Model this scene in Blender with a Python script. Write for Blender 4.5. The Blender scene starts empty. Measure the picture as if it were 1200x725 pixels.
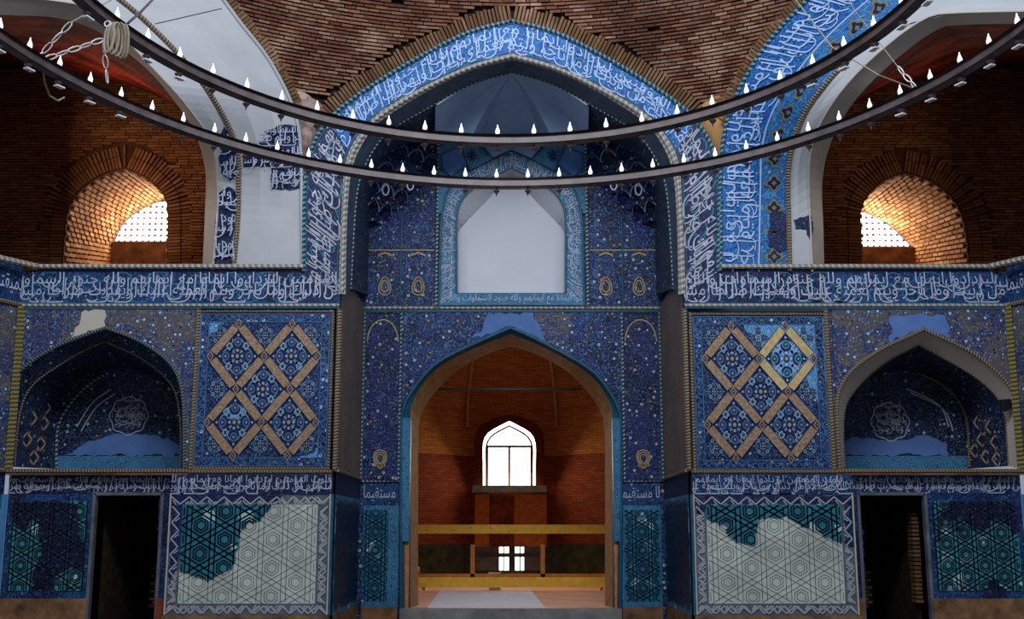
import bpy, math, random, unicodedata
from mathutils import Vector, Matrix, noise
from mathutils.geometry import tessellate_polygon, intersect_point_line
random.seed(7)
SC = bpy.context.scene
COL = SC.collection
# ---------------------------------------------------------------- camera
F = 1340.0; PITCH = math.radians(11); EYE = Vector((0, 0, 1.6))
cam = bpy.data.cameras.new('camera'); camo = bpy.data.objects.new('camera', cam); COL.objects.link(camo)
cam.lens = 36 * F / 1200; cam.sensor_width = 36; cam.clip_end = 200
camo.location = EYE; camo.rotation_euler = (math.pi / 2 + PITCH, 0, 0); SC.camera = camo
# ---------------------------------------------------------------- world, light, exposure
w = bpy.data.worlds.new('hall_daylight'); SC.world = w; w.use_nodes = True
w.node_tree.nodes['Background'].inputs[0].default_value = (0.72, 0.82, 1.0, 1)
w.node_tree.nodes['Background'].inputs[1].default_value = 0.36
SC.view_settings.view_transform = 'Standard'; SC.view_settings.look = 'None'
SC.view_settings.gamma = 1; SC.view_settings.use_curve_mapping = False
SC.view_settings.exposure = 0.0
def area(name, loc, target, sx, sy, power, col):
    l = bpy.data.lights.new(name, 'AREA'); l.shape = 'RECTANGLE'; l.size = sx; l.size_y = sy; l.energy = power; l.color = col
    o = bpy.data.objects.new(name, l); COL.objects.link(o); o.location = loc
    o.rotation_euler = (Vector(target) - Vector(loc)).to_track_quat('-Z', 'Y').to_euler(); return o
area('dome_window_light', (0, 5.5, 13.2), (0, 18.5, 7.5), 7, 2.4, 1600, (0.86, 0.92, 1.0))
area('dome_window_light', (-6, 8, 12.6), (5, 18.5, 6.5), 3, 2, 420, (0.86, 0.92, 1.0))
area('dome_window_light', (6, 8, 12.6), (-5, 18.5, 6.5), 3, 2, 420, (0.86, 0.92, 1.0))

l_ = bpy.data.lights.new('apex_glare_spot', 'SPOT'); l_.energy = 4500; l_.spot_size = math.radians(20); l_.spot_blend = 1; l_.color = (.75, .75, 1.0); l_.shadow_soft_size = .4  # spot added to imitate the glare on the bricks above the arch apex
o_ = bpy.data.objects.new('apex_glare_spot', l_); COL.objects.link(o_); o_.location = (0, 7, 13.2); o_.rotation_euler = (Vector((0, 17.4, 11.6)) - Vector((0, 7, 13.2))).to_track_quat('-Z', 'Y').to_euler()

# ---------------------------------------------------------------- placing points
CP, SP = math.cos(PITCH), math.sin(PITCH)
def ray(px, py):
    x = (px - 600) / F; u = (362.5 - py) / F
    return Vector((x, CP - u * SP, SP + u * CP))
def P(px, py, Y=18.5):
    r = ray(px, py); return EYE + r * (Y / r.y)
def proj(p):
    d = p - EYE; z = d.y * CP + d.z * SP
    return 600 + F * d.x / z, 362.5 - F * (-d.y * SP + d.z * CP) / z
def sstep(a, b, x):
    t = max(0, min(1, (x - a) / (b - a))); return t * t * (3 - 2 * t)
def Q(px, py, s, k=1.0):                       # squinch arch surface: upright jamb that leans across the corner
    r = ray(px, py); t0 = 18.5 / r.y; td = 21.81 / (r.y + s * r.x)
    t = t0 + (min(td, t0) - t0) * sstep(255, 95, py)
    return EYE + r * (t * k)
SCN = Vector((0, 10.5, 5.65)); SR = 9.25       # the dome shell
def S(px, py, off=0.0):
    r = ray(px, py).normalized(); o = EYE - SCN; b = o.dot(r); c = o.dot(o) - (SR + off) ** 2
    return EYE + r * (-b + math.sqrt(b * b - c))
Y0, Y1, Y2 = 18.5, 19.1, 21.65
def cr(pts, n):                                # smooth resample of a pixel outline
    if len(pts) > 2:
        q = [pts[0]] + list(pts) + [pts[-1]]; out = []
        for i in range(1, len(q) - 2):
            p0, p1, p2, p3 = q[i - 1], q[i], q[i + 1], q[i + 2]
            for k in range(12):
                t = k / 12
                out.append(tuple(.5 * (2 * p1[a] + (p2[a] - p0[a]) * t + (2 * p0[a] - 5 * p1[a] + 4 * p2[a] - p3[a]) * t * t
                                 + (3 * p1[a] - p0[a] - 3 * p2[a] + p3[a]) * t ** 3) for a in (0, 1)))
        out.append(tuple(pts[-1]))
    else: out = list(pts)
    L = [0]
    for a, b in zip(out, out[1:]): L.append(L[-1] + math.hypot(b[0] - a[0], b[1] - a[1]))
    res = []; j = 0
    for i in range(n):
        s = L[-1] * i / (n - 1)
        while j < len(L) - 2 and L[j + 1] < s: j += 1
        t = (s - L[j]) / max(1e-9, L[j + 1] - L[j]); t = max(0, min(1, t))
        res.append((out[j][0] + (out[j + 1][0] - out[j][0]) * t, out[j][1] + (out[j + 1][1] - out[j][1]) * t))
    return res
def arch(left, right=None, n=24, axis=600):    # left half foot->apex, right half apex->foot
    if right is None: right = [(2 * axis - x, y) for x, y in reversed(left)]
    a = cr(left, n); b = cr(right, n); return a + b[1:]
def mir(pts, ax=600): return [(2 * ax - x, y) for x, y in pts]
def inpoly(x, y, poly):
    c = False; j = len(poly) - 1
    for i in range(len(poly)):
        (xi, yi), (xj, yj) = poly[i], poly[j]
        if (yi > y) != (yj > y) and x < (xj - xi) * (y - yi) / (yj - yi) + xi: c = not c
        j = i
    return c
# ---------------------------------------------------------------- mesh builder
class MB:
    def __init__(s): s.v = []; s.f = []; s.u = []; s.m = []
    def face(s, pts, uv, mi=0):
        b = len(s.v); s.v += [tuple(p) for p in pts]; s.f.append(tuple(range(b, b + len(pts)))); s.u += [tuple(x) for x in uv]; s.m.append(mi)
    def quad(s, a, b, c, d, mi=0, uv=None):
        s.face((a, b, c, d), uv or [(p[0], p[2]) for p in (a, b, c, d)], mi)
    def box(s, c, ax, ay, az, uv=None, mi=0):          # centre and three half vectors
        c = Vector(c); P_ = [c + ax * i + ay * j + az * k for i in (-1, 1) for j in (-1, 1) for k in (-1, 1)]
        b = len(s.v); s.v += [tuple(p) for p in P_]
        for f in ((0, 1, 3, 2), (4, 6, 7, 5), (0, 4, 5, 1), (2, 3, 7, 6), (0, 2, 6, 4), (1, 5, 7, 3)):
            s.f.append(tuple(b + i for i in f)); s.m.append(mi)
            s.u += [uv or (P_[i][0] + P_[i][1], P_[i][2]) for i in f]
    def rbox(s, x0, x1, y0, y1, z0, z1, mi=0):
        s.box(((x0 + x1) / 2, (y0 + y1) / 2, (z0 + z1) / 2), Vector((abs(x1 - x0) / 2, 0, 0)), Vector((0, abs(y1 - y0) / 2, 0)), Vector((0, 0, abs(z1 - z0) / 2)), mi=mi)
    def loft(s, A, B, mi=0, m=1, u0=0):                # ruled strip, uv in metres
        u = u0
        for i in range(len(A) - 1):
            du = ((A[i + 1] - A[i]).length + (B[i + 1] - B[i]).length) / 2
            for k in range(m):
                t0, t1 = k / m, (k + 1) / m
                a, b = A[i].lerp(B[i], t0), A[i + 1].lerp(B[i + 1], t0); c, d = A[i + 1].lerp(B[i + 1], t1), A[i].lerp(B[i], t1)
                h = (B[i] - A[i]).length
                s.face((a, b, c, d), ((u, h * t0), (u + du, h * t0), (u + du, h * t1), (u, h * t1)), mi)
            u += du
    def poly(s, outer, holes=(), mi=0, uvf=None):      # flat polygon from 3-D points
        loops = [outer] + list(holes); pts = [p for l in loops for p in l]
        for t in tessellate_polygon([[(p[0], p[2], 0) for p in l] for l in loops]):
            q = [pts[i] for i in t]
            if (q[1] - q[0]).cross(q[2] - q[0]).y > 0: q.reverse()
            s.face(q, [(p[0], p[2]) for p in q], mi)
    def slab(s, outer, depth, holes=(), mi=0, me=None):   # front face with its edges turned back
        s.poly(outer, holes, mi); D = Vector((0, depth, 0)); me = mi if me is None else me
        for l in [outer] + list(holes):
            for i in range(len(l)):
                a, b = l[i], l[(i + 1) % len(l)]
                s.face((a, b, b + D, a + D), [(p[0] + p[1], p[2]) for p in (a, b, b + D, a + D)], me)
    def tube(s, pts, r, n=8, mi=0, closed=False, caps=True, twist=0):
        N = len(pts); rings = []; up = None; L = 0; m = N if not closed else N + 1
        for i in range(N):
            a = pts[(i - 1) % N] if (closed or i) else pts[0]; b = pts[(i + 1) % N] if (closed or i < N - 1) else pts[-1]
            t = (b - a).normalized()
            if up is None: up = Vector((0, -1, 0)) if abs(t.y) < .9 else Vector((0, 0, 1))
            x = t.cross(up); x = x.normalized() if x.length > 1e-4 else Vector((1, 0, 0)); y = x.cross(t); up = y
            rr = r[i] if isinstance(r, (list, tuple)) else r
            rings.append([pts[i] + x * math.cos(2 * math.pi * k / n) * rr + y * math.sin(2 * math.pi * k / n) * rr for k in range(n)])
        for i in range(m - 1):
            A, B = rings[i], rings[(i + 1) % N]; dl = (pts[(i + 1) % N] - pts[i]).length
            for k in range(n):
                k2 = (k + 1) % n
                s.face((A[k], A[k2], B[k2], B[k]), ((L, k / n), (L, (k + 1) / n), (L + dl, (k + 1) / n), (L + dl, k / n)), mi)
            L += dl
        if caps and not closed:
            s.face(rings[0][::-1], [(0, 0)] * n, mi); s.face(rings[-1], [(0, 0)] * n, mi)
    def ribbon(s, pts, wd, nrm, mi=0):                  # flat strip of inlay along a path
        N = len(pts)
        E1 = []; E2 = []
        for i in range(N):
            t = (pts[min(N - 1, i + 1)] - pts[max(0, i - 1)]); x = t.cross(nrm)
            x = x.normalized() * wd / 2 if x.length > 1e-9 else Vector((wd / 2, 0, 0)); E1.append(pts[i] + x); E2.append(pts[i] - x)
        s.loft(E1, E2, mi)
    def lathe(s, prof, c=Vector((0, 0, 0)), n=10, mi=0):
        for (r0, z0), (r1, z1) in zip(prof, prof[1:]):
            for k in range(n):
                a, b = 2 * math.pi * k / n, 2 * math.pi * (k + 1) / n
                q = [c + Vector((r * math.cos(t), r * math.sin(t), z)) for r, t, z in ((r0, a, z0), (r0, b, z0), (r1, b, z1), (r1, a, z1))]
                s.face(q, [(0, 0)] * 4, mi)
    def mesh(s, name, smooth=False):
        me = bpy.data.meshes.new(name); me.from_pydata(s.v, [], s.f); uv = me.uv_layers.new(name='UVMap')
        uv.data.foreach_set('uv', [c for x in s.u for c in x]); me.polygons.foreach_set('material_index', s.m)
        if smooth: me.polygons.foreach_set('use_smooth', [True] * len(s.f))
        me.update(); return me
def link(name, me, mats, parent=None, label=None, kind=None, smooth=False):
    if isinstance(me, MB): me = me.mesh(name, smooth)
    if not isinstance(mats, (list, tuple)): mats = [mats]
    if not me.materials:
        for m in mats: me.materials.append(m)
    o = bpy.data.objects.new(name, me); COL.objects.link(o)
    if parent is not None:
        o.parent = parent
        R = parent
        while R.parent is not None: R = R.parent
        o.matrix_parent_inverse = Matrix.Translation(-R.location) if parent is R else Matrix.Identity(4)
    if label: o['label'] = label
    if kind: o['kind'] = kind
    return o
def root(name, loc=(0, 0, 0), label=None, cat=None, kind=None, group=None):
    o = bpy.data.objects.new(name, None); COL.objects.link(o); o.location = loc; o.empty_display_size = .2
    for k, v in (('label', label), ('category', cat), ('kind', kind), ('group', group)):
        if v: o[k] = v
    return o
# ---------------------------------------------------------------- materials
class NT:
    def __init__(s, name, rough=.45, spec=.5):
        s.mat = bpy.data.materials.new(name); s.mat.use_nodes = True; s.t = s.mat.node_tree; s.b = s.t.nodes['Principled BSDF']
        s.b.inputs['Roughness'].default_value = rough; s.b.inputs['Specular IOR Level'].default_value = spec
    def n(s, typ, **kw):
        x = s.t.nodes.new(typ)
        for k, v in kw.items(): setattr(x, k, v)
        return x
    def set(s, sock, v):
        if isinstance(v, bpy.types.NodeSocket): s.t.links.new(v, sock)
        elif isinstance(v, (tuple, list)) and len(v) == 3 and sock.type == 'RGBA': sock.default_value = (*v, 1)
        else: sock.default_value = v
    def m(s, op, a, b=0.0, c=None):
        x = s.n('ShaderNodeMath', operation=op); s.set(x.inputs[0], a); s.set(x.inputs[1], b)
        if c is not None: s.set(x.inputs[2], c)
        return x.outputs[0]
    def mix(s, f, a, b, mode='MIX'):
        x = s.n('ShaderNodeMix', data_type='RGBA', blend_type=mode); s.set(x.inputs[0], f); s.set(x.inputs[6], a); s.set(x.inputs[7], b); return x.outputs[2]
    def uv(s, sc=1, off=(0, 0, 0), src='uv'):
        if src == 'uv': o = s.n('ShaderNodeUVMap').outputs[0]
        else: o = s.n('ShaderNodeTexCoord').outputs['Object']
        mp = s.n('ShaderNodeMapping'); s.t.links.new(o, mp.inputs[0]); mp.inputs['Scale'].default_value = (sc, sc, sc) if not isinstance(sc, tuple) else sc
        mp.inputs['Location'].default_value = off; return mp.outputs[0]
    def vor(s, v, scale, rnd=1.0, feature='F1'):
        x = s.n('ShaderNodeTexVoronoi', feature=feature); s.set(x.inputs['Vector'], v); s.set(x.inputs['Scale'], scale); s.set(x.inputs['Randomness'], rnd); return x
    def noi(s, v, scale, det=4, rough=.6):
        x = s.n('ShaderNodeTexNoise'); s.set(x.inputs['Vector'], v); s.set(x.inputs['Scale'], scale); s.set(x.inputs['Detail'], det); s.set(x.inputs['Roughness'], rough); return x.outputs[0]
    def ramp(s, f, *st):
        x = s.n('ShaderNodeValToRGB'); s.set(x.inputs[0], f); e = x.color_ramp.elements
        while len(e) < len(st): e.new(.5)
        for i, (p, c) in enumerate(st): e[i].position = p; e[i].color = (*c, 1) if len(c) == 3 else c
        return x.outputs[0]
    def lt(s, a, b, soft=.02):                     # 1 where a < b
        x = s.n('ShaderNodeMapRange'); s.set(x.inputs[0], a)
        if isinstance(b, bpy.types.NodeSocket): s.set(x.inputs[0], s.m('SUBTRACT', a, b)); b = 0
        x.inputs[1].default_value = b - soft; x.inputs[2].default_value = b + soft; x.inputs[3].default_value = 1; x.inputs[4].default_value = 0
        return x.outputs[0]
    def bump(s, h, st=.3, d=.02):
        x = s.n('ShaderNodeBump'); s.set(x.inputs['Strength'], st); s.set(x.inputs['Distance'], d); s.set(x.inputs['Height'], h); s.t.links.new(x.outputs[0], s.b.inputs['Normal'])
    def out(s, c): s.set(s.b.inputs['Base Color'], c); return s.mat
def plain(name, col, rough=.5, var=.18, sc=3, bump=.15, spec=.15, src='uv'):
    t = NT(name, rough, spec); v = t.uv(1, src=src); f = t.noi(v, sc, 6)
    lo = tuple(c * (1 - var * 1.6) for c in col); hi = tuple(min(1, c * (1 + var)) for c in col)
    if bump: t.bump(t.noi(v, sc * 9, 5), bump, .01)
    return t.out(t.ramp(f, (.3, lo), (.7, hi)))
WHT = (.62, .70, .82)
def floral(name, bg, bg2=None, c1=WHT, c2=(.10, .32, .62), c3=(.42, .27, .08), line=(.05, .22, .38), sc=5.5, dens=1.0, dark=None, petals=True):
    t = NT(name, .5, .13); v = t.uv(1)
    base = t.mix(t.lt(t.noi(v, 1.1, 5), .5, .03), bg, bg2 or bg)
    wob = t.noi(v, sc * .75, 1, .4)
    vine = t.lt(t.m('ABSOLUTE', t.m('SUBTRACT', t.m('FRACT', t.m('MULTIPLY', wob, 7.0)), .5)), .10, .05)
    w2 = t.noi(v, sc * 1.3, 0, .4); vine2 = t.lt(t.m('ABSOLUTE', t.m('SUBTRACT', t.m('FRACT', t.m('MULTIPLY', w2, 5.0)), .5)), .08, .05)
    c = t.mix(t.m('MULTIPLY', vine, .75), base, line); c = t.mix(t.m('MULTIPLY', vine2, .55), c, tuple(x * .6 + y * .25 for x, y in zip(line, c3)))
    k = t.vor(v, sc * 2.6, .8); rk = t.n('ShaderNodeSeparateColor'); t.set(rk.inputs[0], k.outputs['Color'])
    small = t.m('MULTIPLY', t.lt(k.outputs['Distance'], .27, .06), t.lt(rk.outputs[0], .62 * dens, .01))
    c = t.mix(small, c, t.mix(t.lt(rk.outputs[1], .72, .01), c3, c2))
    d = t.vor(v, sc * 1.12, .7); rd = t.n('ShaderNodeSeparateColor'); t.set(rd.inputs[0], d.outputs['Color'])
    on = t.lt(rd.outputs[0], .8 * dens, .01)
    c = t.mix(t.m('MULTIPLY', t.lt(d.outputs['Distance'], .30, .02), on), c, tuple(x * .35 for x in bg))
    c = t.mix(t.m('MULTIPLY', t.lt(d.outputs['Distance'], .20, .05), on), c, t.mix(t.lt(rd.outputs[1], .78, .01), c3, c1))
    c = t.mix(t.m('MULTIPLY', t.lt(d.outputs['Distance'], .09, .02), on), c, tuple(x * .8 for x in c2))
    if dark: c = t.mix(t.lt(t.noi(v, .9, 4), .52, .05), c, t.mix(.8, c, dark))
    t.bump(t.noi(v, 14, 3), .12, .01)
    return t.out(c)
def rope_mat(name, a, b, pitch=.085, rough=.5):
    t = NT(name, rough, .15); sp = t.n('ShaderNodeSeparateXYZ'); t.set(sp.inputs[0], t.uv(1))
    f = t.m('FRACT', t.m('ADD', t.m('DIVIDE', sp.outputs[0], pitch), sp.outputs[1]))
    c = t.mix(t.lt(f, .5, .06), b, a); t.bump(t.m('SINE', t.m('MULTIPLY', f, 6.2832)), .9, .012); return t.out(c)
def brick_piece(name, cols, var=1.0, rough=.85):
    t = NT(name, rough, .1); sp = t.n('ShaderNodeSeparateXYZ'); t.set(sp.inputs[0], t.uv(1)); oi = t.n('ShaderNodeObjectInfo')
    f = t.m('FRACT', t.m('ADD', sp.outputs[0], oi.outputs['Random'])); n = len(cols)
    c = t.ramp(f, *[(i / (n - 1), cols[i]) for i in range(n)])
    ob = t.n('ShaderNodeNewGeometry').outputs['Position']
    c = t.mix(t.m('MULTIPLY', t.noi(ob, 13, 5), .6), c, tuple(x * .45 for x in cols[0]), 'MIX')
    c = t.mix(t.ramp(t.noi(ob, 1.1, 5), (.56, (0, 0, 0)), (.70, (.4, .4, .4))), c, tuple(min(1, x * 1.3 + .03) for x in cols[-1])); c = t.mix(t.ramp(t.noi(ob, .7, 3), (.35, (.55, .55, .55)), (.5, (0, 0, 0))), c, tuple(x * .5 for x in cols[0]))
    t.bump(t.noi(ob, 40, 4), .5, .01); return t.out(c)
def brick_tex(name, c1, c2, mortar, bw=.24, bh=.058, src='uv', rough=.9, big=None):
    t = NT(name, rough, .1); v = t.uv(1, src=src); b = t.n('ShaderNodeTexBrick')
    wv = t.n('ShaderNodeVectorMath', operation='ADD'); t.set(wv.inputs[0], v)
    nn = t.n('ShaderNodeTexNoise'); t.set(nn.inputs['Vector'], v); nn.inputs['Scale'].default_value = 5
    sc_ = t.n('ShaderNodeVectorMath', operation='SCALE'); t.set(sc_.inputs[0], nn.outputs[1]); sc_.inputs['Scale'].default_value = .02; t.set(wv.inputs[1], sc_.outputs[0])
    t.set(b.inputs['Vector'], wv.outputs[0]); b.inputs['Scale'].default_value = 1; b.inputs['Brick Width'].default_value = bw; b.inputs['Row Height'].default_value = bh
    b.inputs['Mortar Size'].default_value = .008; b.inputs['Mortar Smooth'].default_value = .3
    for k, x in ((1, c1), (2, c2), (3, mortar)): t.set(b.inputs[k], x)
    c = b.outputs[0]
    if big: c = t.mix(t.ramp(t.noi(v, .8, 5), (.42, (0, 0, 0)), (.6, (1, 1, 1))), c, big, 'MULTIPLY')
    t.bump(t.m('SUBTRACT', 1, b.outputs[1]), .7, .02); return t.out(c)
def emit(name, col, st):
    t = NT(name); t.b.inputs['Base Color'].default_value = (*col, 1); t.b.inputs['Emission Color'].default_value = (*col, 1); t.b.inputs['Emission Strength'].default_value = st; return t.mat
M = {}
M['white'] = plain('white_plaster', (.36, .37, .39), .7, .07, 1.2)
M['white_dim'] = plain('white_moulded_plaster', (.41, .37, .32), .7, .06, 1.2)  # white warmed to carry the reflected light on the archivolt
M['niche_white'] = plain('smooth_white_plaster', (.50, .51, .56), .7, .04, 1.0)
M['dado_plaster'] = plain('pale_grey_green_plaster', (.41, .44, .395), .75, .16, 2)
M['blue_plaster'] = plain('plain_blue_plaster', (.075, .15, .36), .65, .12, 2)
M['fan'] = plain('slate_blue_vault_plaster', (.30, .42, .62), .6, .10, 2)
M['cal_frieze'] = floral('frieze_ground_tile', (.006, .014, .065), (.012, .030, .11), (.07, .14, .30), (.03, .10, .24), (.05, .10, .22), (.025, .10, .21), 7)
M['cal_arch'] = floral('arch_band_ground_tile', (.010, .045, .22), (.016, .07, .29), (.08, .26, .52), (.03, .18, .42), (.05, .22, .46), (.03, .22, .46), 7)
M['cal_dark'] = floral('column_band_ground_tile', (.005, .007, .032), (.008, .012, .060), (.05, .07, .14), (.03, .06, .16), (.07, .06, .08), (.025, .05, .12), 7)
M['cal_turq'] = floral('turquoise_band_ground_tile', (.03, .11, .21), (.04, .14, .27), (.12, .28, .38), (.06, .20, .30), (.08, .22, .34), (.06, .22, .34), 8)
M['ink_white'] = plain('white_letter_inlay', (.31, .42, .66), .4, .12, 3, 0)
M['ink_pale'] = plain('pale_letter_inlay', (.38, .42, .54), .4, .2, 2, 0)
M['ink_dim'] = plain('greyed_letter_inlay', (.36, .37, .45), .4, .3, 2, 0)
M['ink_turq'] = plain('turquoise_scroll_inlay', (.03, .20, .34), .4, .2, 3, 0)
M['ink_gold'] = plain('ochre_inlay', (.42, .29, .11), .45, .2, 3, 0)
M['ink_navy'] = plain('navy_inlay', (.010, .014, .055), .4, .2, 3, 0)
M['ink_black'] = plain('black_inlay', (.008, .010, .018), .4, .2, 3, 0)
M['ink_blue'] = plain('sky_blue_inlay', (.06, .19, .40), .4, .2, 3, 0)
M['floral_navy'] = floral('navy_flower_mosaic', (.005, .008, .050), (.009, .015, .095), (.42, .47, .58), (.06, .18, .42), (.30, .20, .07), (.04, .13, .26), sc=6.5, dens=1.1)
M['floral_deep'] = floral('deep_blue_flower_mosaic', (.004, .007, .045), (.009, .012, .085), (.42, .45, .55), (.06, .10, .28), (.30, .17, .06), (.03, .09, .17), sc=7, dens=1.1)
M['floral_black'] = floral('dark_flower_mosaic', (.004, .007, .03), (.008, .014, .06), (.36, .44, .56), (.05, .14, .34), (.24, .17, .06), (.04, .09, .15), sc=7)  # near-black navy ground, used in niches and vault flanks
M['floral_span'] = floral('spandrel_flower_mosaic', (.014, .030, .11), (.06, .06, .08), (.34, .50, .72), (.09, .22, .48), (.26, .18, .08), (.14, .12, .09), sc=7.5, dens=1.25)
M['floral_bright'] = floral('bright_blue_flower_mosaic', (.018, .085, .26), (.018, .08, .23), (.16, .36, .58), (.05, .24, .45), (.22, .22, .12), (.05, .26, .48), sc=6)
M['field'] = floral('panel_field_mosaic', (.004, .007, .042), (.006, .012, .065), (.30, .38, .52), (.06, .15, .32), (.22, .14, .06), (.035, .11, .24), sc=8)
M['field_light'] = floral('panel_repair_mosaic', (.05, .16, .38), (.06, .2, .42), (.35, .55, .75), (.12, .34, .58), (.4, .3, .12), (.15, .42, .6), sc=8)
M['reveal'] = floral('weathered_reveal_tile', (.11, .09, .08), (.16, .115, .085), (.28, .27, .28), (.13, .14, .2), (.34, .22, .1), (.19, .15, .15), sc=8)
M['soffit'] = plain('dark_slate_tile', (.038, .065, .11), .45, .35, 5)
M['turq'] = plain('turquoise_glazed_trim', (.018, .085, .14), .35, .25, 6)
M['navytrim'] = plain('navy_glazed_trim', (.012, .02, .055), .35, .3, 6)
M['teal'] = None
def teal_mat(name, a, b, dark, amt):
    t = NT(name, .4, .2); v = t.uv(1); k = t.vor(v, 6, .9); sp = t.n('ShaderNodeSeparateColor'); t.set(sp.inputs[0], k.outputs['Color'])
    c = t.mix(sp.outputs[0], a, b); c = t.mix(t.lt(sp.outputs[1], .05, .01), c, (.30, .50, .52))
    c = t.mix(t.lt(t.noi(v, 1.3, 5), amt, .04), c, dark); t.bump(t.noi(v, 9, 3), .2, .01); return t.out(c)
M['teal'] = teal_mat('teal_glazed_tile', (.010, .11, .17), (.018, .17, .23), (.012, .05, .13), .36)
M['teal_side'] = teal_mat('patchy_teal_tile', (.02, .15, .20), (.03, .21, .23), (.006, .012, .045), .46)
M['teal_blue'] = teal_mat('blue_teal_tile', (.04, .14, .24), (.05, .18, .28), (.03, .07, .15), .42)
M['rope_tan'] = rope_mat('tan_twisted_moulding', (.25, .185, .115), (.13, .10, .08), .05)
M['rope_turq'] = rope_mat('turquoise_twisted_moulding', (.13, .24, .27), (.015, .055, .09), .09)
M['rope_pale'] = rope_mat('pale_twisted_moulding', (.36, .35, .32), (.24, .21, .19), .10)
M['rope_gold'] = rope_mat('gold_twisted_moulding', (.24, .18, .06), (.09, .09, .04), .07)
M['rope_dot'] = rope_mat('beaded_trim', (.30, .35, .36), (.02, .06, .08), .08)
M['lattice'] = plain('ochre_lattice_band', (.27, .18, .115), .5, .35, 20)
M['lattice_light'] = plain('bright_ochre_lattice_band', (.45, .33, .16), .5, .2, 14)
M['grey_frame'] = plain('grey_frame_plaster', (.10, .11, .13), .6, .3, 3)
M['dome_brick'] = brick_piece('dome_brick', [(.10, .038, .024), (.25, .10, .055), (.17, .065, .04), (.34, .17, .10), (.14, .055, .035), (.40, .26, .17)])
M['dome_mortar'] = plain('dome_mortar', (.030, .016, .012), .95, .3, 4, .3, .1, 'obj')
M['rubble'] = plain('pink_rubble_mortar', (.34, .24, .21), .95, .45, 7, .8, .1, 'obj')
M['vous'] = brick_piece('arch_voussoir_brick', [(.15, .075, .035), (.24, .13, .06), (.11, .055, .03), (.28, .18, .11)])
M['gal_brick'] = brick_piece('gallery_brick', [(.36, .15, .05), (.50, .24, .09), (.28, .11, .04), (.62, .34, .16)])
M['gal_wall_brick'] = brick_piece('gallery_wall_brick', [(.22, .085, .03), (.34, .16, .065), (.14, .055, .022), (.28, .10, .04)])
M['gal_mortar'] = plain('gallery_mortar', (.07, .03, .014), .95, .3, 4, .3, .1, 'obj')
M['gal_vault'] = brick_tex('red_vault_brick', (.42, .05, .02), (.22, .026, .012), (.05, .012, .008), big=(.25, .2, .2))
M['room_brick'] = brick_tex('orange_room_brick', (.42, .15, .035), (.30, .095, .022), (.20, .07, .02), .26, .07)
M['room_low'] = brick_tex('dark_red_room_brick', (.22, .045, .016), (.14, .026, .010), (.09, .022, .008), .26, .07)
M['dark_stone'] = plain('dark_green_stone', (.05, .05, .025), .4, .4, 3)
M['tan_arch'] = plain('tan_arch_brickwork', (.42, .22, .09), .85, .2, 5)
M['platform'] = brick_tex('pink_floor_tile', (.78, .42, .28), (.70, .36, .24), (.50, .27, .19), .3, .3)
M['stone'] = plain('grey_stone', (.20, .19, .18), .7, .25, 3)
M['brown_stone'] = plain('brown_skirting_stone', (.20, .10, .05), .75, .45, 3)
M['red_stone'] = plain('red_brown_stone', (.22, .05, .025), .75, .4, 3)
M['dark'] = plain('shaded_passage_brick', (.035, .022, .014), .95, .4, 6)  # passage gloom is put into this near-black colour
M['lit_passage_brick'] = brick_piece('lit_passage_brick', [(.10, .05, .025), (.18, .09, .045), (.06, .03, .015)])
M['wood'] = plain('yellow_varnished_wood', (.80, .44, .05), .4, .12, 5)
M['wood_red'] = plain('orange_wood_post', (.50, .16, .03), .5, .2, 6)
M['iron'] = plain('rusty_black_iron', (.055, .034, .036), .45, .4, 5, .2, .5, 'obj')
M['steel'] = plain('bright_steel', (.55, .55, .55), .35, .1, 6)
M['cable'] = plain('pale_cable', (.24, .2, .15), .6, .2, 8)
M['bulb'] = emit('white_candle_bulb', (.95, .97, 1.0), .55)
M['sky_pane'] = emit('daylit_pane', (1.0, .97, .94), 3.2)
M['sky_pane2'] = emit('daylit_screen_pane', (1.0, .96, .97), 3.6)
M['screen'] = plain('pale_screen_slat', (.30, .25, .26), .6, .05, 4)
M['frame_red'] = plain('red_brown_window_frame', (.30, .09, .04), .6, .2, 4)
M['frame_cream'] = plain('cream_window_reveal', (.85, .62, .38), .7, .05, 4)
M['mat'] = plain('pale_lilac_mat', (.66, .64, .72), .8, .04, 2)
tg = NT('clear_barrier_glass', .03); tg.b.inputs['Transmission Weight'].default_value = 1; tg.b.inputs['IOR'].default_value = 1.1; M['glass'] = tg.out((.86, .90, .88))

# ---------------------------------------------------------------- arabic lettering
TAB = {}
for c_ in range(0xFE70, 0xFEFD):
    d_ = unicodedata.decomposition(chr(c_)).split()
    if len(d_) == 2: TAB.setdefault(chr(int(d_[1], 16)), {})[d_[0][1:-1]] = chr(c_)
def shape_arabic(s):
    out = []; dual = lambda ch: ch in TAB and 'initial' in TAB[ch]
    for i, ch in enumerate(s):
        f = TAB.get(ch)
        if not f: out.append(ch); continue
        p = i > 0 and dual(s[i - 1]); n = i + 1 < len(s) and s[i + 1] in TAB and 'final' in TAB[s[i + 1]] and dual(ch)
        k = 'medial' if p and n else 'final' if p else 'initial' if n else 'isolated'
        out.append(f.get(k) or f.get('final' if p else 'isolated') or ch)
    return ''.join(reversed(out))
VERSE = 'بسم الله الرحمن الرحيم انا فتحنا لك فتحا مبينا ليغفر لك الله ما تقدم من ذنبك وما تاخر ويتم نعمته عليك ويهديك صراطا مستقيما'
VERSE2 = 'وينصرك الله نصرا عزيزا هو الذي انزل السكينة في قلوب المؤمنين ليزدادوا ايمانا مع ايمانهم ولله جنود السماوات والارض'
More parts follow.
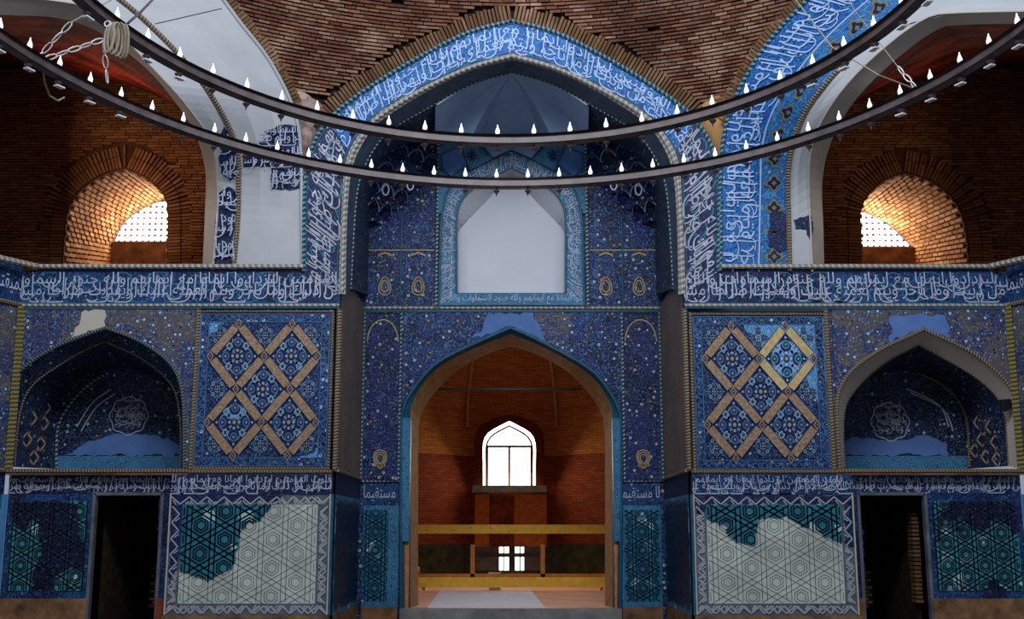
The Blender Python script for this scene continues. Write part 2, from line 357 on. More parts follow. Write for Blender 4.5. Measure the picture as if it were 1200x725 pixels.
def text_mesh(s):
    cu = bpy.data.curves.new('inscription_text', 'FONT'); cu.body = shape_arabic(s); cu.size = 1; cu.resolution_u = 2; cu.offset = -.004
    o = bpy.data.objects.new('inscription_text', cu); COL.objects.link(o); bpy.context.view_layer.update()
    me = bpy.data.meshes.new_from_object(o.evaluated_get(bpy.context.evaluated_depsgraph_get()))
    v = [tuple(x.co) for x in me.vertices]; f = [tuple(p.vertices) for p in me.polygons]
    bpy.data.objects.remove(o); bpy.data.meshes.remove(me); bpy.data.curves.remove(cu)
    x0 = min(p[0] for p in v); x1 = max(p[0] for p in v); y0 = min(p[1] for p in v); y1 = max(p[1] for p in v)
    return [(p[0] - x0, (p[1] - y0) / (y1 - y0)) for p in v], f, x1 - x0
TXT = [text_mesh(VERSE), text_mesh(VERSE2)]
WEIGHT = 1
class Band:                                     # a strip between two edges, addressed by metres along and 0..1 across
    def __init__(s, A, B):
        s.A, s.B = A, B; s.L = [0]
        for i in range(len(A) - 1): s.L.append(s.L[-1] + ((A[i + 1] + B[i + 1]) / 2 - (A[i] + B[i]) / 2).length)
        s.len = s.L[-1]; s.h = sum((a - b).length for a, b in zip(A, B)) / len(A); s.N = []
        for i in range(len(A)):
            j = min(i, len(A) - 2); n = (A[j + 1] - A[j]).cross(B[j] - A[j]).normalized()
            if n.y > 0: n = -n
            s.N.append(n)
    def at(s, u, v, off=.0):
        u = max(0, min(s.len, u)); lo, hi = 0, len(s.L) - 2
        while lo < hi:
            m = (lo + hi + 1) // 2
            if s.L[m] <= u: lo = m
            else: hi = m - 1
        t = (u - s.L[lo]) / max(1e-9, s.L[lo + 1] - s.L[lo])
        return s.A[lo].lerp(s.A[lo + 1], t).lerp(s.B[lo].lerp(s.B[lo + 1], t), v) + s.N[lo].lerp(s.N[lo + 1], t) * off
def letters(band, v0=.1, v1=.9, squeeze=.62, which=0, off=.012, start=0, u0=0, u1=None, flip=False, mb=None, mi=0):
    mb = mb or MB(); pts, fs, W = TXT[which]; em = band.h * (v1 - v0) * .86; sx = em * squeeze; u1 = band.len if u1 is None else u1
    u = u0 - start
    while u < u1:
        for f in fs:
            us = [u + pts[i][0] * sx for i in f]
            if min(us) < u0 or max(us) > u1: continue
            q = []
            for i, uu in zip(f, us):
                vv = v0 + (v1 - v0) * pts[i][1]
                if flip: q.append(band.at(band.len - uu, 1 - vv, off))
                else: q.append(band.at(uu, vv, off))
            mb.face(q, [(a.x, a.z) for a in q], mi)
        u += W * sx + .12
    return mb
def thuluth(band, u0=0, u1=None, off=.012, seed=1, wd=.021, kind=0):
    # tall script: two overlapping rows of words under long upright stems and sweeping bowls
    rnd = random.Random(seed); mb = MB(); u1 = band.len if u1 is None else u1; h = band.h
    letters(band, .03, .66, .85, kind, off, rnd.uniform(0, 2), u0, u1, mb=mb); letters(band, .40, .99, .95, 1 - kind, off + .002, rnd.uniform(0, 2), u0, u1, mb=mb)
    u = u0 + .05
    while u < u1 - .05:
        t = rnd.random(); A = lambda a, b: band.at(max(u0 + .01, min(u1 - .01, a)), max(.03, min(.97, b)), off + .004)
        if t < .55:
            v0 = rnd.uniform(.08, .3); v1 = rnd.uniform(.78, .95); sl = rnd.uniform(-.03, .03)
            mb.ribbon([A(u - .02, v0 - .03), A(u, v0 + .05), A(u + sl * .5, (v0 + v1) / 2), A(u + sl, v1), A(u + sl + .03, v1 - .06)], wd, band.N[0])
        else:
            r_ = rnd.uniform(.10, .2); cv = rnd.choice((.22, .3, .62, .7)); a0 = rnd.uniform(2.6, 3.6); a1 = a0 + rnd.uniform(2.4, 3.6)
            mb.ribbon([A(u + r_ * math.cos(a0 + (a1 - a0) * i / 9), cv + r_ / h * .8 * math.sin(a0 + (a1 - a0) * i / 9)) for i in range(10)], wd, band.N[0])
        u += rnd.uniform(.055, .13)
    return mb
def scrolls(band, step=.32, wd=.013, off=.006, mb=None, mi=0, u0=0, u1=None, amp=1.0):
    mb = mb or MB(); u1 = band.len if u1 is None else u1; u = u0 + step / 2; k = 0
    while u < u1 - step * .2:
        cx, cy, sg = u, .5 + (.18 if k % 2 else -.18) * amp, 1 if k % 2 else -1
        pts = []
        for i in range(15):
            t = i / 14; a = sg * (t * 8.2 + k); r = band.h * (.42 * (1 - t * .85)) * amp
            pts.append(band.at(max(u0, min(u1, cx + r * math.cos(a))), max(.03, min(.97, cy + r * math.sin(a) / band.h)), off))
        mb.ribbon(pts, wd, band.N[0], mi); u += step; k += 1
    return mb
def rope(pts, r, mat, parent, name='twisted_moulding', label=None, n=6):
    b = MB(); b.tube(pts, r, n); return link(name, b, mat, parent, label, smooth=True)
def dense(a, b, n=2): return [a.lerp(b, i / (n - 1)) for i in range(n)]
def Z(py, Y=Y0): return P(600, py, Y).z
def rect(x0, x1, z0, z1, Y): return [Vector((x0, Y, z0)), Vector((x1, Y, z0)), Vector((x1, Y, z1)), Vector((x0, Y, z1))]
def X(px, py, Y=Y0): return P(px, py, Y).x

# ================================================================ FRONT WALL (two wings flanking the iwan)
BALC = Z(313); FR0, FR1 = Z(355), Z(318); LED = Z(551); DB0, DB1 = Z(579), Z(556); FOOT = Z(720)
UNIT_BOX = MB(); UNIT_BOX.box((0, 0, 0), Vector((.5, 0, 0)), Vector((0, .5, 0)), Vector((0, 0, .5)), uv=(0, 0))
def unit_mesh(name, mat):
    me = UNIT_BOX.mesh(name); me.materials.append(mat); return me
def piece(name, me, parent, c, ax, ay, az, label=None):         # one brick as an object of its own; ax/ay/az are full edge vectors
    o = bpy.data.objects.new(name, me); COL.objects.link(o); o.parent = parent
    m = Matrix.Identity(4)
    for i, a in enumerate((ax, ay, az)):
        for k in range(3): m[k][i] = a[k]
    for k in range(3): m[k][3] = c[k]
    o.matrix_basis = m; return o
def hexlines(x0, x1, z0, z1, a, cx, cz, fine=.04):
    segs = []
    R = max(x1 - x0, z1 - z0) * 1.5; cxm, czm = (x0 + x1) / 2, (z0 + z1) / 2
    def add(p, q):
        n = max(1, int(math.hypot(q[0] - p[0], q[1] - p[1]) / fine))
        for i in range(n):
            s0 = (p[0] + (q[0] - p[0]) * i / n, p[1] + (q[1] - p[1]) * i / n); s1 = (p[0] + (q[0] - p[0]) * (i + 1) / n, p[1] + (q[1] - p[1]) * (i + 1) / n)
            if all(x0 <= s[0] <= x1 and z0 <= s[1] <= z1 for s in (s0, s1)): segs.append((s0, s1))
    h = a * math.sqrt(3) / 2
    for ang in (math.pi / 2, math.pi / 6, -math.pi / 6):
        d = (math.cos(ang), math.sin(ang)); n = (-d[1], d[0])
        base = cx * n[0] + cz * n[1]; mid = cxm * n[0] + czm * n[1]
        k0 = int((mid - base - R) / h) - 1; k1 = int((mid - base + R) / h) + 1
        for k in range(k0, k1):
            for e in (-.09 * a, .09 * a):
                o = base + (k + .5) * h + e; t0 = cxm * d[0] + czm * d[1]
                add((n[0] * o + d[0] * (t0 - R), n[1] * o + d[1] * (t0 - R)), (n[0] * o + d[0] * (t0 + R), n[1] * o + d[1] * (t0 + R)))
    for i in range(-30, 30):
        for j in range(-30, 30):
            px, pz = cx + i * h, cz + (j + .5 * (i % 2)) * a
            if not (x0 - a < px < x1 + a and z0 - a < pz < z1 + a): continue
            for r in (.17 * a, .27 * a):
                c = [(px + r * math.cos(math.pi / 2 + k * math.pi / 3), pz + r * math.sin(math.pi / 2 + k * math.pi / 3)) for k in range(7)]
                for p, q in zip(c, c[1:]): add(p, q)
    return segs
def lines_mesh(segs, Y, wd, keep=None):
    b = MB()
    for p, q in segs:
        if keep and not keep((p[0] + q[0]) / 2, (p[1] + q[1]) / 2): continue
        d = Vector((q[0] - p[0], 0, q[1] - p[1])); L = d.length; d /= L; n = Vector((-d.z, 0, d.x)) * wd / 2
        a = Vector((p[0], Y, p[1])) - d * wd * .3; c = Vector((q[0], Y, q[1])) + d * wd * .3
        b.quad(a + n, a - n, c - n, c + n)
    return b
def zigzag(x0, x1, z0, z1, Y, t, step, wd, b):      # chevrons running round a rectangular frame of width t
    def run(p, q, inn):
        L = (q - p).length; n = max(1, round(L / step)); d = (q - p) / n
        for i in range(n):
            a = p + d * i; c = a + d * .5 + inn * t * .8; e = a + d
            b.ribbon([a + inn * t * .12, c], wd, Vector((0, 1, 0))); b.ribbon([c, e + inn * t * .12], wd, Vector((0, 1, 0)))
            b.ribbon([a + inn * t * .45 + d * .08, a + d * .28 + inn * t * .86], wd * .8, Vector((0, 1, 0)))
    V = Vector
    run(V((x0, Y, z0)), V((x1, Y, z0)), V((0, 0, 1))); run(V((x0, Y, z1)), V((x1, Y, z1)), V((0, 0, -1)))
    run(V((x0, Y, z0 + t)), V((x0, Y, z1 - t)), V((1, 0, 0))); run(V((x1, Y, z0 + t)), V((x1, Y, z1 - t)), V((-1, 0, 0)))
def jag(pts, amp=2.2, step=5):                      # ragged edge of surviving tile, in pixels
    out = []
    for i in range(len(pts)):
        a, b = pts[i], pts[(i + 1) % len(pts)]; n = max(1, int(math.hypot(b[0] - a[0], b[1] - a[1]) / step))
        for k in range(n):
            t = k / n; out.append((a[0] + (b[0] - a[0]) * t + random.uniform(-amp, amp) * (k > 0), a[1] + (b[1] - a[1]) * t + random.uniform(-amp, amp) * (k > 0)))
    return out
def patch(pxpts, Y, depth, mat, parent, name, label=None, ragged=True, Pf=None):
    pf = Pf or (lambda x, y: P(x, y, Y)); b = MB(); pts = jag(pxpts) if ragged else pxpts; b.slab([pf(*p) for p in pts], depth)
    return link(name, b, mat, parent, label)

def motif_mesh(light):                              # cross-shaped arabesque that fills one diamond of a lattice panel; unit half-diagonals
    b = MB(); N = Vector((0, 1, 0)); V = lambda x, z, y=0: Vector((x, y, z))
    def disc(x, z, r, mi, y, n=10, sx=1):
        c = [V(x + r * sx * math.cos(2 * math.pi * k / n), z + r * math.sin(2 * math.pi * k / n), y) for k in range(n)]
        for i in range(1, n - 1): b.face((c[0], c[i], c[i + 1]), [(0, 0)] * 3, mi)
    for k in range(4):
        a = k * math.pi / 2; ca, sa = math.cos(a), math.sin(a); R = lambda x, z: (x * ca - z * sa, x * sa + z * ca)
        # palmette lobe toward each corner: dark heart, blue ring
        for (x, z, r, mi, y) in ((.50, 0, .25, 1, -.002), (.50, 0, .17, 2, -.004), (.50, 0, .10, 1, -.006), (.50, 0, .05, 3, -.008), (.74, 0, .10, 1, -.002), (.74, 0, .045, 0, -.004)):
            xx, zz = R(x, z); disc(xx, zz, r, mi, y)
        # S scrolls in pale blue between lobes
        for sg in (1, -1):
            pts = []
            for i in range(13):
                t = i / 12; ang = .2 + t * 4.4; r = .05 + .12 * (1 - t); x = .30 + .02 + r * math.cos(ang); z = sg * (.30 + r * math.sin(ang)); xx, zz = R(x, z); pts.append(V(xx, zz, -.010))
            b.ribbon(pts, .040, N, 0)
            pts = [V(*R(.10 + .5 * t, sg * (.13 + .16 * math.sin(t * 3.1))), -.009) for t in [i / 8 for i in range(9)]]
            b.ribbon(pts, .028, N, 0)
            xx, zz = R(.24, sg * .24); disc(xx, zz, .05, 2, -.012)
        xx, zz = R(.20, 0); disc(xx, zz, .055, 0, -.012)
    disc(0, 0, .12, 1, -.010); disc(0, 0, .075, 3, -.013); disc(0, 0, .03, 0, -.015)
    me = b.mesh('arabesque_motif')
    for m in ((M['ink_white'] if light else M['ink_blue']), M['ink_navy'], plain('mid_blue_petal_inlay', (.035, .10, .25), .4, .2, 3, 0) if not light else M['ink_turq'], plain('dull_ochre_inlay', (.30, .20, .09), .4, .2, 3, 0)): me.materials.append(m)
    return me
MOT, MOTL = motif_mesh(False), motif_mesh(True)
MOT.materials[0] = plain('pale_blue_scroll_inlay', (.20, .30, .42), .4, .15, 4, 0)
M['grd'] = M['field']

def diamond_panel(wall, x0, x1, y0, y1, s, verts, light_idx):
    # x0..x1, y0..y1: outer edges in pixels (top corners x, and the wall is true upright)
    xa, xb = X(x0, (y0 + y1) / 2), X(x1, (y0 + y1) / 2); za, zb = Z(y1), Z(y0); Y = Y0
    b = MB(); b.slab(rect(xa, xb, za, zb, Y), .3); pan = link('lattice_panel', b, M['field'], wall, 'square mosaic panel of ochre diamond lattice on dark blue')
    t = .07
    for nm, i0, mt, yy in (('outer_moulding', 0, 'rope_tan', .0),):
        pts = [Vector((xa + .03, Y, za + .03)), Vector((xa + .03, Y, zb - .03)), Vector((xb - .03, Y, zb - .03)), Vector((xb - .03, Y, za + .03))]
        rope(pts + [pts[0]], .032, M['rope_tan'], pan, 'frame_moulding')
    # navy border with a turquoise wave
    g = MB(); i0, i1 = .07, .20
    for (ax, bx, az, bz) in ((xa + i0, xb - i0, zb - i1, zb - i0), (xa + i0, xb - i0, za + i0, za + i1), (xa + i0, xa + i1, za + i1, zb - i1), (xb - i1, xb - i0, za + i1, zb - i1)):
        g.slab(rect(ax, bx, az, bz, Y - .008), .01)
    link('border_strip', g, M['floral_navy'], pan)
    g = MB()
    for e in (.072, .2):
        c = [Vector((xa + e, Y - .012, za + e)), Vector((xa + e, Y - .012, zb - e)), Vector((xb - e, Y - .012, zb - e)), Vector((xb - e, Y - .012, za + e)), Vector((xa + e, Y - .012, za + e))]
        for p, q in zip(c, c[1:]): g.ribbon([p, q], .016, Vector((0, 1, 0)))
    for (p, q, n) in ((Vector((xa + .14, Y - .012, zb - .135)), Vector((xb - .14, Y - .012, zb - .135)), Vector((0, 0, 1))), (Vector((xa + .14, Y - .012, za + .135)), Vector((xb - .14, Y - .012, za + .135)), Vector((0, 0, 1))),
                      (Vector((xa + .135, Y - .012, za + .14)), Vector((xa + .135, Y - .012, zb - .14)), Vector((1, 0, 0))), (Vector((xb - .135, Y - .012, za + .14)), Vector((xb - .135, Y - .012, zb - .14)), Vector((1, 0, 0)))):
        nn = 120; g.ribbon([p.lerp(q, i / nn) + n * .035 * math.sin(i * .75) for i in range(nn + 1)], .014, Vector((0, 1, 0)))
    link('border_wave', g, plain('dull_blue_line', (.04, .12, .24), .4, .3, 2, 0), pan, kind='stuff')
    fx0, fx1, fz0, fz1 = xa + .21, xb - .21, za + .21, zb - .21; W, H = fx1 - fx0, fz1 - fz0
    C = [(.26, .745), (.74, .745), (.5, .5), (.26, .255), (.74, .255)]; hx, hz = .24 * W, .245 * H
    cen = [(fx0 + u * W, fz0 + v * H) for u, v in C]
    if light_idx is not None:
        for k in light_idx:
            cx, cz = cen[k]; g = MB(); g.slab([Vector((cx + hx * a, Y - .003, cz + hz * c)) for a, c in ((0, 1), (-1, 0), (0, -1), (1, 0))], .01); link('repaired_field', g, M['field_light'], pan, 'lighter repaired diamond')
    lp = [[(233, 369), (268, 369), (258, 385), (240, 398), (236, 425), (231, 425)], [(345, 545), (352, 534), (368, 530), (376, 510), (382, 512), (382, 546)], [(265, 478), (275, 470), (286, 480), (280, 492), (266, 490)]] if s < 0 else [[(868, 372), (966, 372), (968, 462), (958, 470), (940, 446), (906, 424), (886, 398), (872, 384)]]
    for q_ in lp: patch(q_, Y - .004, .004, M['field_light'], pan, 'repaired_field', 'lighter repaired mosaic')
    for k, (cx, cz) in enumerate(cen):
        lit = light_idx and k in light_idx
        if k != 2:
            for i, (p, q) in enumerate((((0, 1), (1, 0)), ((1, 0), (0, -1)), ((0, -1), (-1, 0)), ((-1, 0), (0, 1)))):
                a = Vector((cx + hx * p[0], 0, cz + hz * p[1])); c = Vector((cx + hx * q[0], 0, cz + hz * q[1])); d = (c - a).normalized(); n = Vector((-d.z, 0, d.x))
                a2, c2 = a + d * .075, c - d * .075; g = MB(); w_ = .072
                g.slab([Vector((v.x, Y - .022, v.z)) for v in (a2 + n * w_, a2 - n * w_, c2 - n * w_, c2 + n * w_)], .03)
                for e in (-1, 1):
                    g.ribbon([Vector((v.x, Y - .0235, v.z)) for v in (a2 + n * e * w_, c2 + n * e * w_)], .012, Vector((0, 1, 0)), 1)
                link('lattice_band', g, [M['lattice_light'] if lit else M['lattice'], M['ink_navy']], pan)
        o = bpy.data.objects.new('arabesque_motif', MOTL if lit else MOT); COL.objects.link(o); o.parent = pan
        o.matrix_basis = Matrix.Translation((cx, Y - .006, cz)) @ Matrix.Diagonal((hx * .88, 1, hz * .88, 1))
    # quarter and half motifs on the rim of the field
    for (u, v) in ((.5, .99), (.5, .01), (.01, .5), (.99, .5), (.02, .98), (.98, .98), (.02, .02), (.98, .02)):
        sx, sz = .45 * hx, .45 * hz
        cx = min(max(fx0 + u * W, fx0 + sx * .9), fx1 - sx * .9); cz = min(max(fz0 + v * H, fz0 + sz * .9), fz1 - sz * .9)
        o = bpy.data.objects.new('arabesque_motif', MOT); COL.objects.link(o); o.parent = pan
        o.matrix_basis = Matrix.Translation((cx, Y - .006, cz)) @ Matrix.Diagonal((sx, 1, sz, 1))
    g = MB()
    for (u, v) in ((.5, .745), (.5, .255), (.26, .5), (.74, .5), (.26, .99), (.74, .99), (.26, .01), (.74, .01), (.02, .745), (.98, .745), (.02, .255), (.98, .255)):
        cx, cz = fx0 + u * W, fz0 + v * H
        for r, mi, yy in ((.075, 0, .024), (.045, 1, .028), (.018, 0, .032)):
            g.face([Vector((cx + r * .75 * a, Y - yy, cz + r * 1.25 * c)) for a, c in ((0, 1), (-1, 0), (0, -1), (1, 0))], [(0, 0)] * 4, mi)
    link('crossing_lozenge', g, [M['lattice'], M['ink_navy']], pan, kind='stuff')
    return pan

def wing(s):
    L = s < 0; mx = (lambda x: x) if L else (lambda x: 1200 - x)
    def G(a, b): return a if L else b
    wall = root(G('wall_front_left', 'wall_front_right'), kind='structure')
    xc = X(G(17, 1189), 430); xi = X(G(396, 804), 430)          # outer corner, inner edge at the iwan
    lo, hi = min(xc, xi), max(xc, xi)
    # ---- core behind everything, with the door and niche left open
    xd0, xd1 = sorted((X(G(103, 1012), 640), X(G(184, 1092), 640))); xblk = X(G(196, 1003), 640)
    # ---- main inscription frieze
    xo = X(G(357, 843), 250)
    b = MB(); b.slab(rect(lo, hi, FR0, FR1, Y0), .3); link('frieze_ground', b, M['cal_frieze'], wall)
    xfo = X(G(398, 802), 340)
    bd = Band([Vector((lo, Y0, FR0)), Vector((hi, Y0, FR0))], [Vector((lo, Y0, FR1)), Vector((hi, Y0, FR1))])
    d = thuluth(bd, seed=3 if L else 4)
    link('inscription', d, M['ink_pale'], wall, 'pale blue arabic lettering', 'stuff')
    link('scroll_inlay', scrolls(bd, .30), M['ink_turq'], wall, kind='stuff')
    dk0, dk1 = sorted((X(G(312, 968), 335), X(G(396, 804), 335)))
    b = MB(); b.slab(rect(dk0, dk1, FR0 + .01, FR1 - .01, Y0 - .004), .004); link('dark_tile_ground', b, M['cal_dark'], wall)
    # trims over and under the frieze
    b = MB(); b.rbox(lo, hi, Y0 - .03, Y0 + .2, Z(361.5), FR0); link('lower_trim', b, M['turq'], wall)
    rope([Vector((lo, Y0 - .03, Z(358))), Vector((hi, Y0 - .03, Z(358)))], .028, M['rope_pale'], wall)
    xcop = X(G(45, 1158), 313); xin = X(G(356, 844), 313)
    rope([Vector((xcop, Y0 - .06, BALC)), Vector((xin, Y0 - .06, BALC))], .042, M['rope_pale'], wall, 'balcony_coping')
    rope([Vector((xcop, Y0 - .06, BALC)), Vector((xc + s * 1.2, Y0 - 2.6, BALC))], .05, M['rope_pale'], wall, 'balcony_coping')
    c0, c1 = sorted((xcop, xin)); b = MB(); b.rbox(c0, c1, Y0 - .02, Y0 + .5, FR1, BALC + .01); link('coping_block', b, M['navytrim'], wall)
    # ---- diamond lattice panel
    if L: diamond_panel(wall, 227, 389.5, 363, 551, s, None, None)
    else: diamond_panel(wall, 809.5, 973, 366, 554, s, None, (1,))
    # ---- niche front: spandrel with pointed opening
    if L:
        out = arch([(1, 549), (3, 500), (9, 462), (25, 433), (60, 409), (90, 396), (124, 384)], [(124, 384), (161, 398), (193, 419), (209, 441), (215, 470), (216, 500), (216, 549)])
        inn = arch([(17, 547), (20, 505), (27, 470), (42, 447), (75, 424), (97, 411), (122, 400)], [(122, 400), (161, 417), (192, 440), (206, 461), (211, 490), (212, 515), (212, 547)])
        bk = [(62, 549), (62, 500), (68, 470), (85, 448), (110, 436), (150, 432), (185, 445), (215, 470), (228, 500), (228, 549)]
        med = (151, 487); nx0, nx1 = X(17, 450), X(226, 450); Yb = 20.3
    else:
        out = arch([(984, 550), (981, 500), (982, 462), (998, 434), (1031, 410), (1058, 397), (1082, 386)], [(1082, 386), (1135, 411), (1169, 437), (1186, 458), (1195, 480), (1197, 510), (1197, 550)])
        inn = arch([(990, 548), (988, 500), (993, 470), (1014, 444), (1040, 423), (1060, 412), (1076, 404)], [(1076, 404), (1105, 419), (1141, 440), (1165, 461), (1176, 480), (1180, 510), (1182, 546)])
        bk = [(972, 549), (972, 500), (985, 470), (1015, 446), (1050, 434), (1090, 440), (1115, 456), (1130, 480), (1134, 505), (1136, 549)]
        med = (1043, 494); nx0, nx1 = X(974, 450), X(1189, 450); Yb = 20.3
    zt, zb = Z(362), LED
    o3 = [P(x, max(min(y, 549.5), 300), Y0) for x, y in out]; i3 = [P(x, y, Y0 + .42) for x, y in inn]
    # spandrel: strips from the arch up to the top line
    b = MB(); n = len(o3)
    zc = [min(p.z, zt) for p in o3]
    lo_x, hi_x = nx0, nx1
    for i in range(n - 1):
        a, c = o3[i], o3[i + 1]
        b.quad(a, c, Vector((c.x, Y0, zt)), Vector((a.x, Y0, zt)))
    a, c = o3[0], o3[-1]
    if a.x > lo_x: b.quad(Vector((lo_x, Y0, zb)), Vector((a.x, Y0, zb)), Vector((a.x, Y0, zt)), Vector((lo_x, Y0, zt)))
    if c.x < hi_x: b.quad(Vector((c.x, Y0, zb)), Vector((hi_x, Y0, zb)), Vector((hi_x, Y0, zt)), Vector((c.x, Y0, zt)))
    link('niche_spandrel', b, M['floral_span'], wall)
    if L: patch([(95, 372), (100, 363), (123, 363), (124, 383), (108, 387), (84, 396), (88, 384)], Y0 - .006, .006, M['white_dim'], wall, 'plaster_patch', 'pale bare plaster patch')
    else: patch([(1042, 371), (1050, 369), (1108, 369), (1112, 381), (1112, 397), (1082, 383), (1042, 401), (1046, 385)], Y0 - .006, .006, M['blue_plaster'], wall, 'plaster_patch', 'plain blue plaster patch')
    b = MB(); b.loft(o3, i3); niche = link('niche_arch', b, M['floral_black'] if L else M['white_dim'], wall, G('dark tiled arch soffit', 'white plastered arch soffit'))
    rope([p + Vector((0, -.01, 0)) for p in o3], .03, M['rope_tan'] if not L else rope_mat('dim_twisted_moulding', (.13, .16, .16), (.05, .07, .08), .05), niche, 'arch_moulding')
    rope(i3, .018, M['rope_tan'], niche, 'arch_moulding')
    # niche interior
    m_ = len(i3); bk3 = [P(x, y, Yb) for x, y in cr(bk, m_)]
    vtop = []
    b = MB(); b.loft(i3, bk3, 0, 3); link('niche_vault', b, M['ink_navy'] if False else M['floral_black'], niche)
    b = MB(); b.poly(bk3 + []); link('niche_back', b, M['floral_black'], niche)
    x0b, x1b = G((64, 213), (988, 1134))
    Yf = Yb - .02
    patch([(x0b, 534), (x1b, 534), (x1b, 551), (x0b, 551)], Yf, .02, M['cal_turq'], niche, 'scroll_band', ragged=False)
    lo_, hi_ = P(x0b, 545, Yf - .003), P(x1b, 545, Yf - .003)
    sb = Band([Vector((lo_.x, Yf - .003, Z(549, Yf))), Vector((hi_.x, Yf - .003, Z(549, Yf)))], [Vector((lo_.x, Yf - .003, Z(535, Yf))), Vector((hi_.x, Yf - .003, Z(535, Yf)))])
    link('band_scrolls', scrolls(sb, .22, .022), M['ink_blue'], niche, kind='stuff')
    pp = G([(85, 530), (92, 524), (110, 516), (125, 511), (150, 507), (180, 509), (200, 516), (212, 522), (212, 533), (76, 533)], [(990, 533), (990, 518), (1005, 512), (1030, 516), (1060, 515), (1080, 510), (1098, 514), (1110, 520), (1112, 533)])
    patch(pp, Yf - .005, .02, M['blue_plaster'], niche, 'plaster_patch', 'plain blue plaster patch')
    # round medallion of knotted lettering
    mc = P(med[0], med[1], Yf - .012); g = MB(); pr = .33
    for rr, ww in ((pr, .016),):
        g.ribbon([mc + Vector((rr * (1 + .05 * math.cos(8 * t)) * math.cos(t), 0, rr * (1 + .05 * math.cos(8 * t)) * math.sin(t))) for t in [i * 2 * math.pi / 64 for i in range(65)]], ww, Vector((0, 1, 0)))
    pts, fs, W = TXT[1]
    for row in range(4):
        zz = -.24 + row * .14; hw = math.sqrt(max(0, pr * pr - (zz + .05) ** 2)) * .92
        for f in fs:
            q = [(pts[i][0] * .13 - 1.2 - row * .9, zz + pts[i][1] * .2) for i in f]
            if all(abs(a) < hw for a, _ in q): g.face([mc + Vector((a, -.001 * row, c)) for a, c in q], [(0, 0)] * len(q))
    for k in range(16):
        a = random.uniform(0, 6.28); rr = random.uniform(.08, .2); c = (rr * math.cos(a), rr * math.sin(a)); r2 = random.uniform(.05, .1)
        g.ribbon([mc + Vector((c[0] + r2 * math.cos(a + t), -.002, c[1] + r2 * math.sin(a + t))) for t in [i * .5 for i in range(9)]], .01, Vector((0, 1, 0)))
    link('lettering_medallion', g, M['ink_pale'], niche, 'round knot of pale lettering', 'stuff')
    # inner arch ribs on the niche back
    rp = G([(66, 548), (68, 500), (85, 470), (105, 450), (128, 436)], [(1136, 548), (1134, 500), (1126, 474), (1106, 452), (1076, 437)])
    rope([P(x, y, Yb - .03) for x, y in cr(rp, 20)], .022, M['rope_tan'] if not L else M['rope_dot'], niche, 'inner_rib')
    rp = G([(90, 500), (108, 472), (130, 456)], [(1112, 500), (1100, 474), (1062, 455)])
    for e in (0, 5): rope([P(x + e, y + e, Yb - .03) for x, y in cr(rp, 14)], .012, M['ink_pale'], niche, 'inner_rib')
    # small lattice diamonds on the flank
    g = MB(); Yq = Yb - .35
    for (x, y) in G([(47, 462), (54, 478), (38, 490), (52, 496), (32, 515), (48, 520), (40, 536)], [(1146, 495), (1160, 500), (1150, 515), (1166, 518), (1155, 535), (1142, 528), (1168, 538)]):
        fr_ = (x - 20) / 42 if L else (1182 - x) / 46; c = P(x, y, Y0 + .42 + (Yb - Y0 - .42) * fr_ - .12)
        for r, wdt in ((.12, .03),):
            q = [c + Vector((r * .7 * a, -.02, r * e)) for a, e in ((0, 1), (1, 0), (0, -1), (-1, 0), (0, 1))]
            for p_, q_ in zip(q, q[1:]): g.ribbon([p_, q_], wdt, Vector((0, 1, 0)))
    link('flank_lattice', g, M['lattice'], niche, kind='stuff')
    if not L: patch([(1172, 468), (1184, 467), (1187, 474), (1179, 482), (1173, 478)], Y0 + .1, .05, M['ink_black'], niche, 'plaster_hole', 'dark hole in white arch')
    # niche sill ledge
    b = MB(); b.rbox(nx0, nx1, Y0 - .05, Yb + .1, LED - .07, LED + .02); link('niche_sill', b, M['brown_stone'], wall)
    rope([Vector((nx0, Y0 - .05, LED - .01)), Vector((nx1, Y0 - .05, LED - .01))], .034, M['rope_tan'], wall)
    # verticals between zones
    for px_ in G((228.5, 21), (972, 1186)): rope([Vector((X(px_, 450), Y0 - .02, LED)), Vector((X(px_, 450), Y0 - .02, zt))], .035, M['rope_gold'] if px_ in (21, 1186) else M['rope_tan'], wall)
    rope([Vector((xi, Y0 - .01, LED)), Vector((xi, Y0 - .01, zt))], .045, M['rope_tan'], wall, 'corner_moulding')
    # ---- block dado under the lattice panel
    b0, b1 = sorted((X(G(197, 1002), 640), X(G(387, 813), 640)))
    b = MB(); b.rbox(b0, b1, Y0 - .03, Y0 + .6, 0, LED - .01); dado = link('dado_block', b, M['grey_frame'], wall)
    rope([Vector((b0, Y0 - .04, LED - .02)), Vector((b1, Y0 - .04, LED - .02))], .03, M['rope_tan'], dado)
    Yd = Y0 - .035
    b = MB(); b.slab(rect(b0, b1, DB0, DB1, Yd - .01), .02); link('inscription_ground', b, M['cal_frieze'] if not L else M['cal_dark'], dado)
    bd = Band([Vector((b0, Yd - .01, DB0)), Vector((b1, Yd - .01, DB0))], [Vector((b0, Yd - .01, DB1)), Vector((b1, Yd - .01, DB1))])
    d = thuluth(bd, seed=5 if L else 6, wd=.018); link('inscription', d, M['ink_pale'], dado, 'pale arabic lettering', 'stuff')
    z0, z1 = FOOT, DB0 - .02; t = .17
    g = MB(); zigzag(b0 + .03, b1 - .03, z0, z1, Yd - .008, t, .2, .026, g); link('zigzag_border', g, plain('pale_zigzag_line', (.36, .38, .40), .6, .2, 4, 0), dado, kind='stuff')
    for x_ in (b0 + .012, b1 - .012):
        g = MB(); g.rbox(x_ - .012, x_ + .012, Yd - .02, Yd, FOOT, DB0); link('edge_line', g, M['white_dim'], dado)
    f0, f1, g0, g1 = b0 + t + .04, b1 - t - .04, z0 + t, z1 - t + .03
